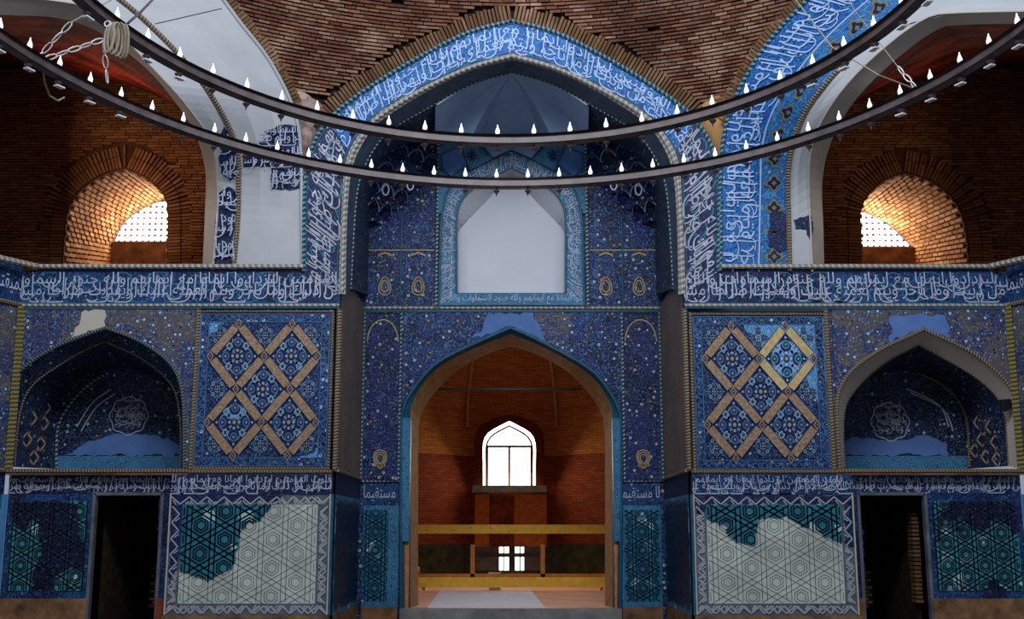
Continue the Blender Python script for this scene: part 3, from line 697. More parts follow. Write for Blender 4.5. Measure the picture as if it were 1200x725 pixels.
    b = MB(); b.slab(rect(f0, f1, g0, g1, Yd - .006), .01); link('plaster_field', b, M['dado_plaster'], dado, 'pale grey green plaster with drawn hexagons')
    segs = hexlines(f0, f1, g0, g1, .44, (f0 + f1) / 2, (g0 + g1) / 2, .045)
    link('drawn_lines', lines_mesh(segs, Yd - .009, .011), M['ink_black'] if False else plain('grey_drawn_line', (.10, .13, .12), .7, .2, 4, 0), dado, kind='stuff')
    tp = G([(204, 587), (323, 587), (304, 610), (292, 611), (281, 619), (280, 639), (272, 667), (259, 670), (243, 680), (230, 674), (204, 667)],
           [(823, 590), (991, 590), (992, 634), (976, 633), (922, 604), (889, 609), (884, 641), (872, 637), (855, 628), (848, 614), (823, 606)])
    tj = jag(tp, 1.8, 5); t3 = [P(x, y, Yd - .02) for x, y in tj]
    t3 = [Vector((min(max(p.x, f0), f1), p.y, min(p.z, g1))) for p in t3]
    b = MB(); b.slab(t3, .02); link('surviving_tile', b, M['teal'], dado, 'surviving teal glazed tile with ragged edge')
    tz = [(p.x, p.z) for p in t3]
    link('tile_joints', lines_mesh(segs, Yd - .024, .026, lambda x, z: inpoly(x, z, tz)), M['ink_black'], dado, kind='stuff')
    # dark top edge of the frame where old tile survives
    dk = G([(200, 579), (330, 579), (324, 587), (216, 589), (208, 660), (198, 690)], [(815, 580), (1000, 580), (1001, 640), (992, 640), (990, 590), (830, 590), (824, 604), (816, 600)])
    patch(dk, Yd - .012, .01, M['cal_dark'], dado, 'dark_border_tile')
    g = MB(); zigzag(b0 + .03, b1 - .03, z0, z1, Yd - .016, t, .27, .022, g)
    link('zigzag_border', g, plain('pale_zigzag_line', (.33, .36, .42), .6, .2, 4, 0), dado, kind='stuff')
    link('blue_edge', (lambda g: (g.rbox(*(sorted((xi - s * 0, b0 if not L else b1))[0:2]), Yd - .03, Y0 + .3, FOOT, DB0), g)[1])(MB()), M['turq'], dado)
    b = MB(); b.rbox(b0 - .02, b1 + .02, Y0 - .1, Y0 + .6, 0, FOOT - .01); link('skirting', b, M['brown_stone'], dado)
    # ---- door bay beside it, set back
    Yr = Y0 + .16; e0, e1 = sorted((xblk, xc)); bayx = [e0, e1]
    zl0, zl1 = Z(578, Yr), Z(556, Yr); FT = Z(701, Yr)
    b = MB()
    b.rbox(e0, e1, Yr, Yr + .5, zl0, LED); bay = link('door_bay', b, M['navytrim'], wall)
    b = MB(); b.slab(rect(e0, e1, zl0, zl1, Yr - .01), .02); link('inscription_ground', b, M['cal_dark'] if L else M['cal_frieze'], bay)
    bd = Band([Vector((e0, Yr - .01, zl0)), Vector((e1, Yr - .01, zl0))], [Vector((e0, Yr - .01, zl1)), Vector((e1, Yr - .01, zl1))])
    d = thuluth(bd, seed=7 if L else 8, wd=.018); link('inscription', d, M['ink_dim'], bay, 'greyed arabic lettering', 'stuff')
    b = MB()
    for (a, c) in ((e0, xd0), (xd1, e1)): b.rbox(a, c, Yr, Yr + .5, 0, zl0)
    link('bay_wall', b, M['cal_frieze'], bay)
    p0, p1 = (e0, xd0) if L else (xd1, e1)
    b = MB(); b.slab(rect(p0 + (.1 if L else .12), p1 - (.12 if L else .1), FT + .12, zl0 - .12, Yr - .012), .02); link('teal_field', b, M['teal_side'], bay, 'patchy teal and navy tile field')
    segs = hexlines(p0 + .1, p1 - .1, FT + .12, zl0 - .12, .34, p0, FT, .05); link('tile_joints', lines_mesh(segs, Yr - .016, .022), M['ink_black'], bay, kind='stuff')
    dkp = G([[(36, 705), (40, 668), (52, 640), (60, 660), (66, 700), (60, 722), (42, 722)], [(12, 575), (14, 612), (30, 625), (42, 600), (30, 580)], [(44, 600), (60, 585), (90, 590), (94, 650), (70, 672), (50, 655), (46, 630)]],
            [[(1150, 722), (1152, 690), (1164, 678), (1178, 690), (1182, 722)], [(1130, 588), (1155, 575), (1162, 590), (1160, 618), (1138, 622), (1128, 606)], [(1174, 585), (1196, 580), (1196, 620), (1184, 625)]])
    for q in dkp: patch(q, Yr - .0135, .01, M['cal_dark'], bay, 'dark_tile_patch')
    b = MB(); b.rbox(p0, p1, Yr - .06, Yr + .5, 0, FT); 
    link('skirting', b, M['brown_stone'], bay)
    q0, q1 = (xd1, e1) if L else (e0, xd0)
    b = MB(); b.slab(rect(q0, q1, FT + .1, zl0, Yr - .01), .02); link('jamb_tile', b, M['cal_frieze'], bay)
    patch(G([(187, 583), (196, 583), (196, 640), (184, 640), (186, 610)], [(1003, 625), (1012, 620), (1013, 690), (1006, 690)]), Yr - .015, .01, M['cal_dark'], bay, 'dark_tile_patch')
    b = MB(); b.rbox(q0, q1, Yr - .05, Yr + .5, 0, FT); link('skirting', b, M['red_stone'] if L else M['brown_stone'], bay)
    # doorway
    door = root(G('door_1', 'door_2'), kind='structure')
    b = MB()
    for a in (xd0, xd1): b.rbox(a - .025, a + .025, Yr - .03, Yr + .1, 0, zl0)
    b.rbox(xd0, xd1, Yr - .03, Yr + .1, zl0 - .03, zl0 + .02); link('door_frame', b, M['grey_frame'], door)
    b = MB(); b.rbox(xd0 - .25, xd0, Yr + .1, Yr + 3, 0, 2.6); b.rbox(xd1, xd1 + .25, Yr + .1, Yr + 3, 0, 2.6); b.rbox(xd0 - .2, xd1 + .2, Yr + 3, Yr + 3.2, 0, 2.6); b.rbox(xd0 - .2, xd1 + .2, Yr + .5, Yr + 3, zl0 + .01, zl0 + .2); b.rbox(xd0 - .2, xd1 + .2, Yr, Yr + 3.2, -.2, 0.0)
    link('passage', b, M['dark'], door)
    # a few rough bricks, paler in colour to stand for light inside
    um = unit_mesh('brick', M['lit_passage_brick'])
    for k in range(46):
        r_, c_ = divmod(k, 4); xx = (xd1 - .12 if L else xd0 + .12) if False else (xd0 + .55 + c_ * .15 if L else xd0 + .05 + c_ * .15)
        piece('brick', um, door, Vector((xx + (r_ % 2) * .06, Yr + 1.7, .35 + r_ * .062 + random.uniform(-.004, .004))), Vector((.13, 0, 0)), Vector((0, .2 + random.uniform(0, .08), 0)), Vector((0, 0, .045)))
    if not L:
        for k in range(22): piece('brick', um, door, Vector((xd1 - .04, Yr + .5, .5 + k * .066)), Vector((.14, 0, 0)), Vector((0, .2 + random.uniform(0, .1), 0)), Vector((0, 0, .045)))
    # ---- return wall at the outer corner, running toward the hall
    ret = root(G('wall_left', 'wall_right'), kind='structure'); fx = xc + s * 1.2; fy = Y0 - 2.8
    def rq(z0, z1, mat, name, off=0, lab=None):
        b = MB(); a, c = Vector((xc - s * off, Y0, z0)), Vector((fx - s * off, fy, z0)); b.quad(a, c, Vector((c.x, c.y, z1)), Vector((a.x, a.y, z1)), uv=[(0, z0), (3, z0), (3, z1), (0, z1)]); link(name, b, mat, ret)
    rq(FR0, BALC, M['cal_frieze'], 'frieze_ground'); rq(LED, FR0, M['floral_span'], 'tile_field'); rq(DB0, LED, M['cal_dark'], 'inscription_ground'); rq(FT, DB0, M['teal_side'], 'dado_field'); rq(0, FT, M['brown_stone'], 'skirting')
    bd = Band([Vector((xc - s * .01, Y0, FR0)), Vector((fx - s * .01, fy, FR0))], [Vector((xc - s * .01, Y0, FR1)), Vector((fx - s * .01, fy, FR1))])
    link('inscription', letters(bd, .1, .9, .6, 0), M['ink_pale'], ret, kind='stuff')
    for z in (FR0 - .03, LED): rope([Vector((xc - s * .02, Y0 - .02, z)), Vector((fx - s * .02, fy, z))], .035, M['rope_tan'], ret)
    rope([Vector((xc - s * .03, Y0 - .03, LED)), Vector((xc - s * .03, Y0 - .03, FR0))], .05, M['rope_gold'], ret, 'corner_moulding')
    rope([Vector((xc - s * .03, Y0 - .03, FT)), Vector((xc - s * .03, Y0 - .03, DB0))], .05, M['ink_blue'], ret, 'corner_moulding')
    return wall
WL, WR = wing(-1), wing(1)

# ================================================================ UPPER SQUINCH ARCHES
SQL = dict(
    outer=[(355, 316), (354, 250), (353, 190), (350, 150), (339, 114), (314, 68), (282, 27), (262, 0), (235, -34), (200, -70)],
    mid=[(274, 316), (279, 260), (280, 218), (278, 173), (255, 123), (218, 73), (173, 27), (141, 0), (100, -28), (50, -55)],
    arc=[(249, 316), (254, 260), (255, 218), (248, 168), (214, 118), (173, 73), (137, 36), (105, 10), (60, 0), (-30, -8)],
    inn=[(237, 316), (240, 250), (240, 196), (223, 146), (182, 91), (141, 55), (109, 34), (68, 21), (20, 18), (-60, 16)])
SQR = dict(
    outer=[(841, 318), (842, 270), (843, 227), (848, 159), (864, 109), (900, 50), (946, 0), (975, -30), (1000, -55)],
    call=[(889, 318), (890, 270), (891, 218), (893, 173), (905, 132), (936, 82), (975, 38), (1018, 0), (1060, -32)],
    mid=[(925, 318), (924, 265), (923, 205), (930, 164), (950, 120), (991, 73), (1037, 27), (1073, 0), (1130, -25)],
    arc=[(952, 318), (950, 273), (948, 196), (959, 150), (991, 100), (1037, 55), (1082, 23), (1118, 15), (1260, 12)],
    inn=[(966, 318), (965, 270), (964, 209), (977, 159), (1005, 114), (1046, 73), (1096, 36), (1130, 29), (1260, 27)])
NS = 44
def squinch(s):
    L = s < 0; D = SQL if L else SQR; wall = root('wall_upper_left' if L else 'wall_upper_right', kind='structure')
    C = {k: cr(v, NS) for k, v in D.items()}
    q3 = lambda k, kk=1.0, off=0: [Q(x, y, s, kk) for x, y in C[k]]
    O, A, I = q3('outer', 1.0), q3('arc'), q3('inn', 1.022)
    Mi = q3('mid')
    b = MB()
    if L: b.loft(Mi, O, 0, 3); sp = link('arch_face', b, M['white'], wall, 'wide white plastered arch face', smooth=True)
    else:
        Cc = q3('call'); b.loft(Cc, O, 0, 2); sp = link('inscription_ground', b, M['cal_arch'], wall, 'bright blue inscription band')
        bd = Band(Cc, O); bd2 = Band(O[::-1], Cc[::-1])
        d = thuluth(Band(Cc[::-1], O[::-1]), seed=9, off=.02)
        link('inscription', d, M['ink_white'], sp, 'white arabic lettering', 'stuff'); link('scroll_inlay', scrolls(bd, .3, off=.012), M['ink_turq'], sp, kind='stuff')
        b = MB(); b.loft(Mi, Cc, 0, 2); fl = link('flower_band', b, M['floral_bright'], wall, 'bright blue flower band')
        for k in (1.0, .998): pass
        rope([p + Vector((0, -.012, 0)) for p in Cc], .016, M['ink_white'], fl, 'line_inlay'); 
        bd3 = Band(Mi, Cc); u = .25; g = MB()
        while u < bd3.len:
            c = bd3.at(u, .5, .014); ex = (bd3.at(u + .1, .5, .014) - c).normalized(); ey = ex.cross(bd3.N[0]).normalized()
            for r, mi, o in ((.13, 0, 0), (.09, 1, .003), (.035, 0, .006)):
                pts = [c + bd3.N[0] * o + (ex * math.cos(t) + ey * math.sin(t)) * r * (1 + .25 * math.cos(4 * t)) for t in [k * math.pi / 12 for k in range(24)]]
                for k in range(24): g.face((c + bd3.N[0] * o, pts[k], pts[(k + 1) % 24]), [(0, 0)] * 3, mi)
            u += .42
        link('rosette', g, [plain('olive_inlay', (.16, .15, .07), .4, .2, 3, 0), M['ink_navy']], fl, 'dark rosettes with ochre rims', 'stuff')
        patch([(902, 250), (914, 246), (923, 252), (924, 290), (912, 296), (900, 288)], 18.48, .01, M['cal_dark'], fl, 'dark_tile_patch')
    rope([p + Vector((0, -.03, 0)) for p in O], .034 if not L else .028, M['rope_turq'] if not L else M['white'], sp, 'edge_moulding')
    b = MB(); b.loft(A, Mi, 0, 2); ar = link('inner_arch_face', b, M['white'], wall, 'white plaster arch ring', smooth=True)
    rope([p + Vector((0, -.03, 0)) for p in Mi], .04, M['rope_tan'], ar, 'edge_moulding')
    b = MB(); b.loft(I, A, 0, 2); link('archivolt', b, M['white_dim'], wall, 'recessed white moulding of the arch with warm reflected light in its colour', smooth=True)
    rope(q3('arc', .999), .02, M['white_dim'], ar, 'bead')
    if L:
        pf = lambda x, y: Q(x, y, s) + Vector((0, -.02, 0))
        def tp(pts, name='surviving_tile'):
            b = MB(); jj = jag(pts, 1.5, 5); q = [pf(*p) for p in jj]; b.slab(q, .03); o = link(name, b, M['cal_dark'], sp, 'surviving dark blue tile'); xs = [p[0] for p in pts]; ys = [p[1] for p in pts]
            bb = Band([pf(x, max(ys)) for x in range(int(min(xs)), int(max(xs)) + 8, 6)], [pf(x, min(ys)) for x in range(int(min(xs)), int(max(xs)) + 8, 6)])
            d = MB(); rows = max(1, round((max(ys) - min(ys)) / 26)); tmp = MB()
            for r in range(rows):
                lo_e = [a.lerp(c, r / rows) for a, c in zip(bb.A, bb.B)]; hi_e = [a.lerp(c, (r + 1) / rows) for a, c in zip(bb.A, bb.B)]
                t_ = thuluth(Band(lo_e, hi_e), 0, None, .04, 20 + r, .018)
                o_ = len(tmp.v); tmp.v += t_.v; tmp.f += [tuple(i + o_ for i in f) for f in t_.f]
            base = 0; k = 0
            for f in tmp.f:
                q = [Vector(tmp.v[i]) for i in f]; c = sum(q, Vector()) / len(q); x, y = proj(c)
                if inpoly(x, y, jj): d.face(q, [(0, 0)] * len(q))
            link('inscription', d, M['ink_pale'], sp, kind='stuff')
        tp([(320, 148), (350, 146), (353, 165), (355, 222), (318, 222), (318, 196), (286, 197), (285, 186), (296, 172), (306, 155)])
        tp([(258, 160), (263, 149), (272, 165), (277, 180), (278, 206), (270, 212), (258, 200)])
        tp([(257, 226), (268, 219), (277, 226), (275, 262), (272, 308), (250, 309), (252, 270)])
    else:
        pf = lambda x, y: Q(x, y, s) + Vector((0, -.03, 0))
        b = MB(); b.slab([pf(*p) for p in jag([(930, 258), (944, 254), (950, 252), (953, 268), (948, 280), (944, 268), (932, 268)], 1, 3)], .03); link('surviving_tile', b, M['cal_dark'], sp, 'small surviving blue tile scrap')
    # ---- gallery chamber behind the arch
    gal = root('wall_gallery_left' if L else 'wall_gallery_right', kind='structure'); Yg = 22.0
    bo = cr([(310, 330), (308, 250), (285, 185), (230, 135), (150, 100), (60, 82), (-40, 78), (-160, 90)] if L else mir([(310, 330), (308, 250), (285, 185), (230, 135), (150, 100), (60, 82), (-40, 78), (-160, 90)]), NS)
    B3 = [P(x, y, Yg) for x, y in bo]
    b = MB(); b.loft(I, B3, 0, 6); link('gallery_vault', b, M['gal_vault'], gal, 'dark red brick vault', smooth=True)
    b = MB(); b.loft([P(-160 if L else 1360, 80, Yg), P(-160 if L else 1360, 340, Yg)], [Vector((s * 9.2, 14, 10.2)), Vector((s * 9.2, 14, 5.4))]); link('gallery_side', b, M['gal_vault'], gal)
    # tunnel window
    fr = [(73, 326), (73, 316), (76, 275), (80, 247), (92, 226), (118, 207), (147, 198)]; fr2 = [(147, 198), (170, 208), (190, 226), (196, 245), (196, 280), (196, 326)]
    wi = [(131, 326), (131, 290), (134, 278), (142, 262), (155, 250), (172, 240), (193, 232)]; wi2 = [(193, 232), (215, 238), (235, 255), (245, 275), (248, 283), (250, 290), (250, 326)]
    if not L: fr, fr2, wi, wi2 = [(1010, 326), (1010, 280), (1009, 248), (1018, 228), (1036, 212), (1058, 203)], [(1058, 203), (1085, 210), (1112, 228), (1126, 250), (1133, 280), (1136, 326)], [(950, 326), (950, 292), (952, 285), (958, 272), (970, 258), (988, 248), (1005, 244)], [(1005, 244), (1030, 254), (1048, 266), (1060, 278), (1067, 285), (1070, 292), (1071, 326)]
    ft = arch(fr, fr2, 22); wt = arch(wi, wi2, 22); F3 = [P(x, y, Yg) for x, y in ft]; Yw = 24.2; W3 = [P(x, y, Yw) for x, y in wt]
    outr = [P(-160 if L else 1000 - 110, 340, Yg), P(-160 if L else 890, 60, Yg), P(330 if L else 1360, 60, Yg), P(330 if L else 1360, 340, Yg)]
    b = MB(); b.poly([P(-170, 350, Yg), P(330, 350, Yg), P(330, 60, Yg), P(-170, 60, Yg)] if L else [P(870, 350, Yg), P(1370, 350, Yg), P(1370, 60, Yg), P(870, 60, Yg)], [F3 + []]); link('gallery_back', b, M['gal_mortar'], gal)
    b = MB(); b.loft(F3, [(p + Vector((0, .1, .03))) for p in W3], 0, 2); link('tunnel_bed', b, M['gal_mortar'], gal)
    # sloping sill between chamber and window
    b = MB(); b.quad(F3[0], F3[-1], Vector((W3[-1].x, Yw + .2, F3[0].z)), Vector((W3[0].x, Yw + .2, F3[0].z))); link('tunnel_floor', b, M['brown_stone'], gal)
    um = unit_mesh('brick', M['gal_brick']); rest = MB(); cnt = 0
    # bricks lining the tunnel: courses run from the chamber to the window
    idx = []; Nn = len(F3)
    rows = 52; bandT = Band(F3, W3)
    nb = 0
    for r in range(rows):
        uu = bandT.len * (r + .5) / rows; k = 0; v = -.0; depthL = (bandT.at(uu, 1) - bandT.at(uu, 0)).length; v = (r % 2) * .5 * .22 / depthL
        while v < 1:
            v1 = min(1, v + .215 / depthL); c = bandT.at(uu, (v + v1) / 2); d = bandT.at(uu, v1) - bandT.at(uu, v)
            tng = (bandT.at(min(uu + .05, bandT.len), (v + v1) / 2) - bandT.at(max(0, uu - .05), (v + v1) / 2)).normalized(); nn = d.cross(tng).normalized()
            hgt = bandT.len / rows * .68; wd_ = random.uniform(.05, .075); args = (c, d * .95, tng * hgt, nn * wd_)
            if nb < 300: piece('brick', um, gal, *args)
            else: rest.box(args[0], args[1] / 2, args[2] / 2, args[3] / 2, uv=(random.random(), 0))
            nb += 1; v = v1 + .012 / depthL
    # voussoirs round the mouth
    um2 = unit_mesh('brick', M['gal_wall_brick'])
    rest2 = MB(); acc = 0; step = .066; u = 0; LB = Band(F3, F3)
    cen = P(140 if L else 1065, 290, Yg)
    while u < LB.len:
        p = LB.at(u, 0); t_ = (LB.at(min(LB.len, u + .03), 0) - LB.at(max(0, u - .03), 0)).normalized(); o = Vector((0, 1, 0)).cross(t_).normalized()
        if o.dot(p - cen) < 0: o = -o
        for (r0, ln) in ((.03, .24), (.29, .2)):
            c = p + o * (r0 + ln / 2) + Vector((0, -random.uniform(0, .012), 0)); rest2.box(c, o * ln / 2, Vector((0, .035, 0)), t_ * step * .38, uv=(random.random(), 0))
        u += step
    # courses on the back wall
    fp = [(x, y) for x, y in ft]; z = P(600, 345, Yg).z; zt = P(600, 82, Yg).z; r = 0
    ring = [(x + (x - (140 if L else 1065)) * .42, y + (y - 290) * .36) for x, y in ft]
    xx0, xx1 = (P(-100, 300, Yg).x, P(300, 300, Yg).x) if L else (P(900, 300, Yg).x, P(1300, 300, Yg).x)
    while z < zt:
        x = xx0 + (r % 2) * .12
        while x < xx1:
            w_ = random.uniform(.19, .25); c = Vector((x + w_ / 2, Yg - .01 - random.uniform(0, .025), z)); q = proj(c)
            if not inpoly(q[0], q[1], ring) and q[1] > 60: rest2.box(c, Vector((w_ / 2, 0, 0)), Vector((0, .04, 0)), Vector((0, 0, .022)), uv=(random.random(), 0))
            x += w_ + .014
        z += .062; r += 1
    link('brick_lining', rest, M['gal_brick'], gal, kind='stuff'); link('brick_courses', rest2, M['gal_wall_brick'], gal, kind='stuff')
    # window with perforated screen
    win = root('window_2' if L else 'window_3', kind='structure')
    sill = P(600, 285 if L else 291, Yw).z
    b = MB(); b.poly([p + Vector((0, .12, 0)) for p in W3]); link('window_pane', b, M['sky_pane2'], win, 'bright daylit pane')
    xs = [p.x for p in W3]; g = MB(); x = min(xs)
    zmax = max(p.z for p in W3)
    i = 0
    while x < max(xs):
        zz = sill + .06
        while zz < zmax:
            if inpoly(x, zz, [(p.x, p.z) for p in W3]):
                for dx, dz in ((.024, .024),): g.rbox(x - dx, x + dx, Yw + .03, Yw + .06, zz - dz, zz + dz)
            zz += .13
        x += .13
    link('screen_boss', g, M['screen'], win, kind='stuff')
    g = MB(); z = sill + .05
    while z < zmax:
        hits = [xx for xx in [min(xs) + .02 * k for k in range(int((max(xs) - min(xs)) / .02))] if inpoly(xx, z, [(p.x, p.z) for p in W3])]
        if hits: g.rbox(min(hits), max(hits), Yw + .04, Yw + .05, z - .008, z + .008)
        z += .13
    link('screen_bar', g, M['screen'], win, kind='stuff')
    b = MB(); b.rbox(min(xs) - .05, max(xs), Yw - .12, Yw + .15, P(600, 345, Yw).z, sill); link('window_sill', b, M['brown_stone'], win)
    lx = sum(xs) / len(xs)
    area('gallery_window_light', (lx, Yw - .06, sill + .28), (lx - (-s) * 1.0 * -1 * 0 + s * .9, Yg - 1.5, sill + .5), .9, .4, 75, (1, .88, .74))
    area('gallery_side_fill', (s * 8.6, 20.0, 8.2), (s * 5.2, 20.5, 8.4), 1.0, 1.0, 60 if L else 14, (1, .72, .5))  # unseen warm fill added to lift the gallery brick
    # gallery floor
    b = MB(); gx0, gx1 = sorted((s * 11, s * 3.3)); b.rbox(gx0, gx1, Y0 + .3, 26.5, BALC - .5, BALC - .08); link('gallery_floor', b, M['brown_stone'], gal)
squinch(-1); squinch(1)

# ================================================================ IWAN: framing arch, column bands
iw = root('wall_iwan_front', kind='structure')
AO = [(356, 318), (356, 270), (357, 220), (362, 186), (372, 160), (392, 134), (418, 113), (448, 93), (492, 67), (548, 39), (600, 25)]
AO = arch(AO, None, 34)
AI_ = arch([(397, 345), (399, 280), (402, 220), (403, 204), (409, 178), (427, 150), (448, 130), (492, 104), (548, 78), (600, 63)], None, 34)
AT = arch([(405, 345), (406, 280), (408, 235), (411, 205), (418, 181), (436, 151), (455, 135), (497, 109), (549, 84), (600, 70)], None, 34)
A2 = arch([(411, 338), (414, 280), (417, 237), (421, 212), (428, 193), (442, 169), (458, 152), (492, 132), (552, 99), (600, 85)], None, 34)
AOf = [P(x, y, Y0) for x, y in AO]; AIf = [P(x, y, Y0) for x, y in AI_]; ATf = [P(x, y, Y0 + .04) for x, y in AT]; A2f = [P(x, y, Y1) for x, y in A2]
b = MB(); b.loft(AIf, AOf, 0, 2); ab = link('arch_band', b, M['cal_arch'], iw, 'blue inscription band arching over the iwan')
# darker stretches of older tile on both uprights
for sl in (slice(0, 15), slice(-15, None)):
    b = MB(); b.loft([p + Vector((0, -.005, 0)) for p in AIf[sl]], [p + Vector((0, -.005, 0)) for p in AOf[sl]], 0, 2); link('dark_tile_ground', b, M['cal_dark'], ab, 'dark navy older tile')
for e in (-1, 1):
    b = MB(); x0, x1 = sorted((X(600 + e * 203, 335), X(600 + e * 243, 335))); b.slab(rect(x0, x1, FR0, Z(317), Y0 - .008), .1); link('dark_tile_ground', b, M['cal_dark'], ab)
for a, c in ((AIf, AOf),):
    n = len(a); bL = Band(a, c)
    cut = bL.L[14]; cut2 = bL.L[n - 15]
    d = thuluth(bL, cut, cut2, .014, 11); link('inscription', d, M['ink_white'], ab, 'white arabic lettering', 'stuff')
    d = MB()
    for (p, q, k) in ((0, cut, 0), (cut2, bL.len, 1)):
        d = thuluth(bL, p, q, .016, 13 + k)
        link('inscription', d, M['ink_dim'], ab, 'greyed lettering on the uprights', 'stuff')
    link('scroll_inlay', scrolls(bL, .28, off=.009), M['ink_turq'], ab, kind='stuff')
def offs(line, k): return [p + Vector((0, k, 0)) for p in line]
ins = [a.lerp(c, .06) for a, c in zip(AIf, AOf)]; ins2 = [a.lerp(c, .93) for a, c in zip(AIf, AOf)]
for l in (ins, ins2): rope(offs(l, -.005), .013, M['turq'], ab, 'line_inlay')
rope(offs(AOf, -.03), .036, M['rope_turq'], ab, 'edge_moulding')
b = MB(); b.loft(ATf, offs(AIf, -.03), 0, 2); tr = link('arch_moulding', b, M['rope_pale'], iw, 'pale stone moulding edging the iwan arch')
rope(offs([a.lerp(c, .5) for a, c in zip(ATf, AIf)], -.035), .034, M['rope_pale'], tr, 'round_moulding')
b = MB(); b.loft(ATf, A2f, 0, 2); so = link('arch_soffit', b, M['soffit'], iw, 'dark slate blue arch soffit')
rope(offs(A2f, -.01), .019, M['rope_dot'], so, 'beaded_moulding')
# ---- lower reveals
XI = X(397, 450); XB = X(425, 450, Y2); ZLEDGE = P(425, 360, Y2).z
for s in (-1, 1):
    xi, xb = s * abs(XI), s * abs(XB); b = MB()
    rv = root('wall_reveal_left' if s < 0 else 'wall_reveal_right', kind='structure')
    def rq(z0, z1, mat, name, off=0):
        b = MB(); b.quad(Vector((xi - s * off, Y0, z0)), Vector((xb - s * off, Y2, z0)), Vector((xb - s * off, Y2, z1)), Vector((xi - s * off, Y0, z1)), uv=[(0, z0), (3.1, z0), (3.1, z1), (0, z1)]); return link(name, b, mat, rv)
    rq(LED, ZLEDGE, M['reveal'], 'reveal_field'); rq(DB0, LED, M['cal_dark'], 'inscription_ground'); rq(0.1, DB0, M['teal_blue'], 'dado_field'); rq(0, .3, M['brown_stone'], 'skirting', .01)
    bd = Band([Vector((xi - s * .01, Y0, DB0)), Vector((xb - s * .01, Y2, DB0))], [Vector((xi - s * .01, Y0, DB1)), Vector((xb - s * .01, Y2, DB1))])
    link('inscription', letters(bd, .1, .9, .6, 1), M['ink_dim'], rv, kind='stuff')
    segs = hexlines(0, 3.1, .35, DB0 - .05, .44, 1.5, 1, .2); g = MB()
    for p, q in segs:
        a = Vector((xi + (xb - xi) * p[0] / 3.15 - s * .012, Y0 + p[0], p[1])); c = Vector((xi + (xb - xi) * q[0] / 3.15 - s * .012, Y0 + q[0], q[1])); g.ribbon([a, c], .045, Vector((1, 0, 0)))
    link('tile_joints', g, M['ink_navy'], rv, kind='stuff')
    rope([Vector((xi - s * .02, Y0, LED)), Vector((xb - s * .02, Y2, LED))], .03, M['rope_tan'], rv)
    rope([Vector((xb - s * .02, Y2 - .02, LED)), Vector((xb - s * .02, Y2 - .02, ZLEDGE))], .03, M['turq'], rv, 'corner_moulding')
    # ledge at the springing of the iwan vault
    xt, xu = s * abs(X(411, 333, Y1)), s * abs(X(411, 333, Y1))
    b = MB(); b.poly([]) if False else None
    b.face([Vector((xi, Y0 + .02, ZLEDGE)), Vector((xb, Y2, ZLEDGE)), Vector((s * 3.1, Y2, ZLEDGE)), Vector((s * 3.1, Y0 + .02, ZLEDGE))], [(0, 0), (3, 0), (3, 1), (0, 1)])
    b.rbox(min(xb, xb + s * .1), max(xb, xb + s * .1), Y1, Y2, ZLEDGE - .1, ZLEDGE + .02); link('ledge', b, M['soffit'], rv)

# ================================================================ IWAN: back wall and half vault
bw = root('wall_back', kind='structure')
zf = .22; z_mid = P(600, 362, Y2).z
zsplit = P(600, 361, Y2).z
# lower part with the pointed opening
op = arch([(470, 725), (470, 545), (471, 486), (481, 461), (501, 435), (520, 420), (546, 407), (575, 394), (598, 384)], [(598, 384), (620, 393), (645, 406), (682, 426), (700, 440), (713, 457), (722, 472), (727, 488), (728, 545), (727, 725)], 30)
oi = arch([(481, 725), (481, 545), (482, 496), (487, 477), (497, 452), (520, 430), (546, 416), (575, 404), (598, 397)], [(598, 397), (622, 404), (650, 416), (675, 431), (699, 452), (711, 474), (716, 494), (718, 545), (718, 725)], 30)
OP = [P(x, y, Y2) for x, y in op]; OI = [P(x, y, Y2 + .12) for x, y in oi]
OP = [Vector((p.x, p.y, max(p.z, zf))) for p in OP]; OI = [(Vector((p.x, p.y, max(p.z, zf)))).lerp(Vector((q.x, p.y, max(q.z, zf))), .45 * sstep(3.4, 4.0, p.z)) for p, q in zip(OI, OP)]
b = MB(); xl, xr = X(424, 500, Y2), X(776, 500, Y2)
b.slab([Vector((xl, Y2, 0)), Vector((OP[0].x, Y2, 0))] + OP + [Vector((OP[-1].x, Y2, 0)), Vector((xr, Y2, 0)), Vector((xr, Y2, zsplit)), Vector((xl, Y2, zsplit))], .1)
low = link('lower_wall', b, M['floral_navy'], bw, 'dark blue flower mosaic around the pointed opening')
b = MB(); b.loft(OI, OP); fr_ = link('opening_frame', b, M['turq'], bw, 'turquoise frame of the pointed opening')
rope(offs(OP, -.02), .035, M['turq'], fr_, 'edge_moulding')
XV = [P(470, 545, Y2).x, P(728, 545, Y2).x]
for e, (xa, xb_) in enumerate(((P(470, 600, Y2).x, P(480, 600, Y2).x), (P(719, 600, Y2).x, P(728, 600, Y2).x))):
    b = MB(); b.rbox(xa, xb_, Y2 - .04, Y2 + .1, P(600, 634, Y2).z, P(600, 490, Y2).z); link('jamb_facing', b, M['cal_turq'], fr_, 'pale blue jamb facing')
    b = MB(); b.rbox(xa, xb_, Y2 + .05, Y2 + .35, zf, P(600, 634, Y2).z); link('jamb_post', b, M['wood_red'], fr_, 'orange brick jamb foot')
patch([(552, 396), (566, 386), (572, 368), (625, 366), (628, 376), (640, 400), (618, 392), (598, 382), (575, 391)], Y2 - .01, .01, M['blue_plaster'], low, 'plaster_patch', 'plain blue plaster patch over the arch')
patch([(626, 366), (672, 366), (670, 384), (664, 402), (670, 418), (650, 406), (636, 400), (630, 380)], Y2 - .008, .01, M['floral_span'], low, 'faded_mosaic', 'faded pale mosaic')
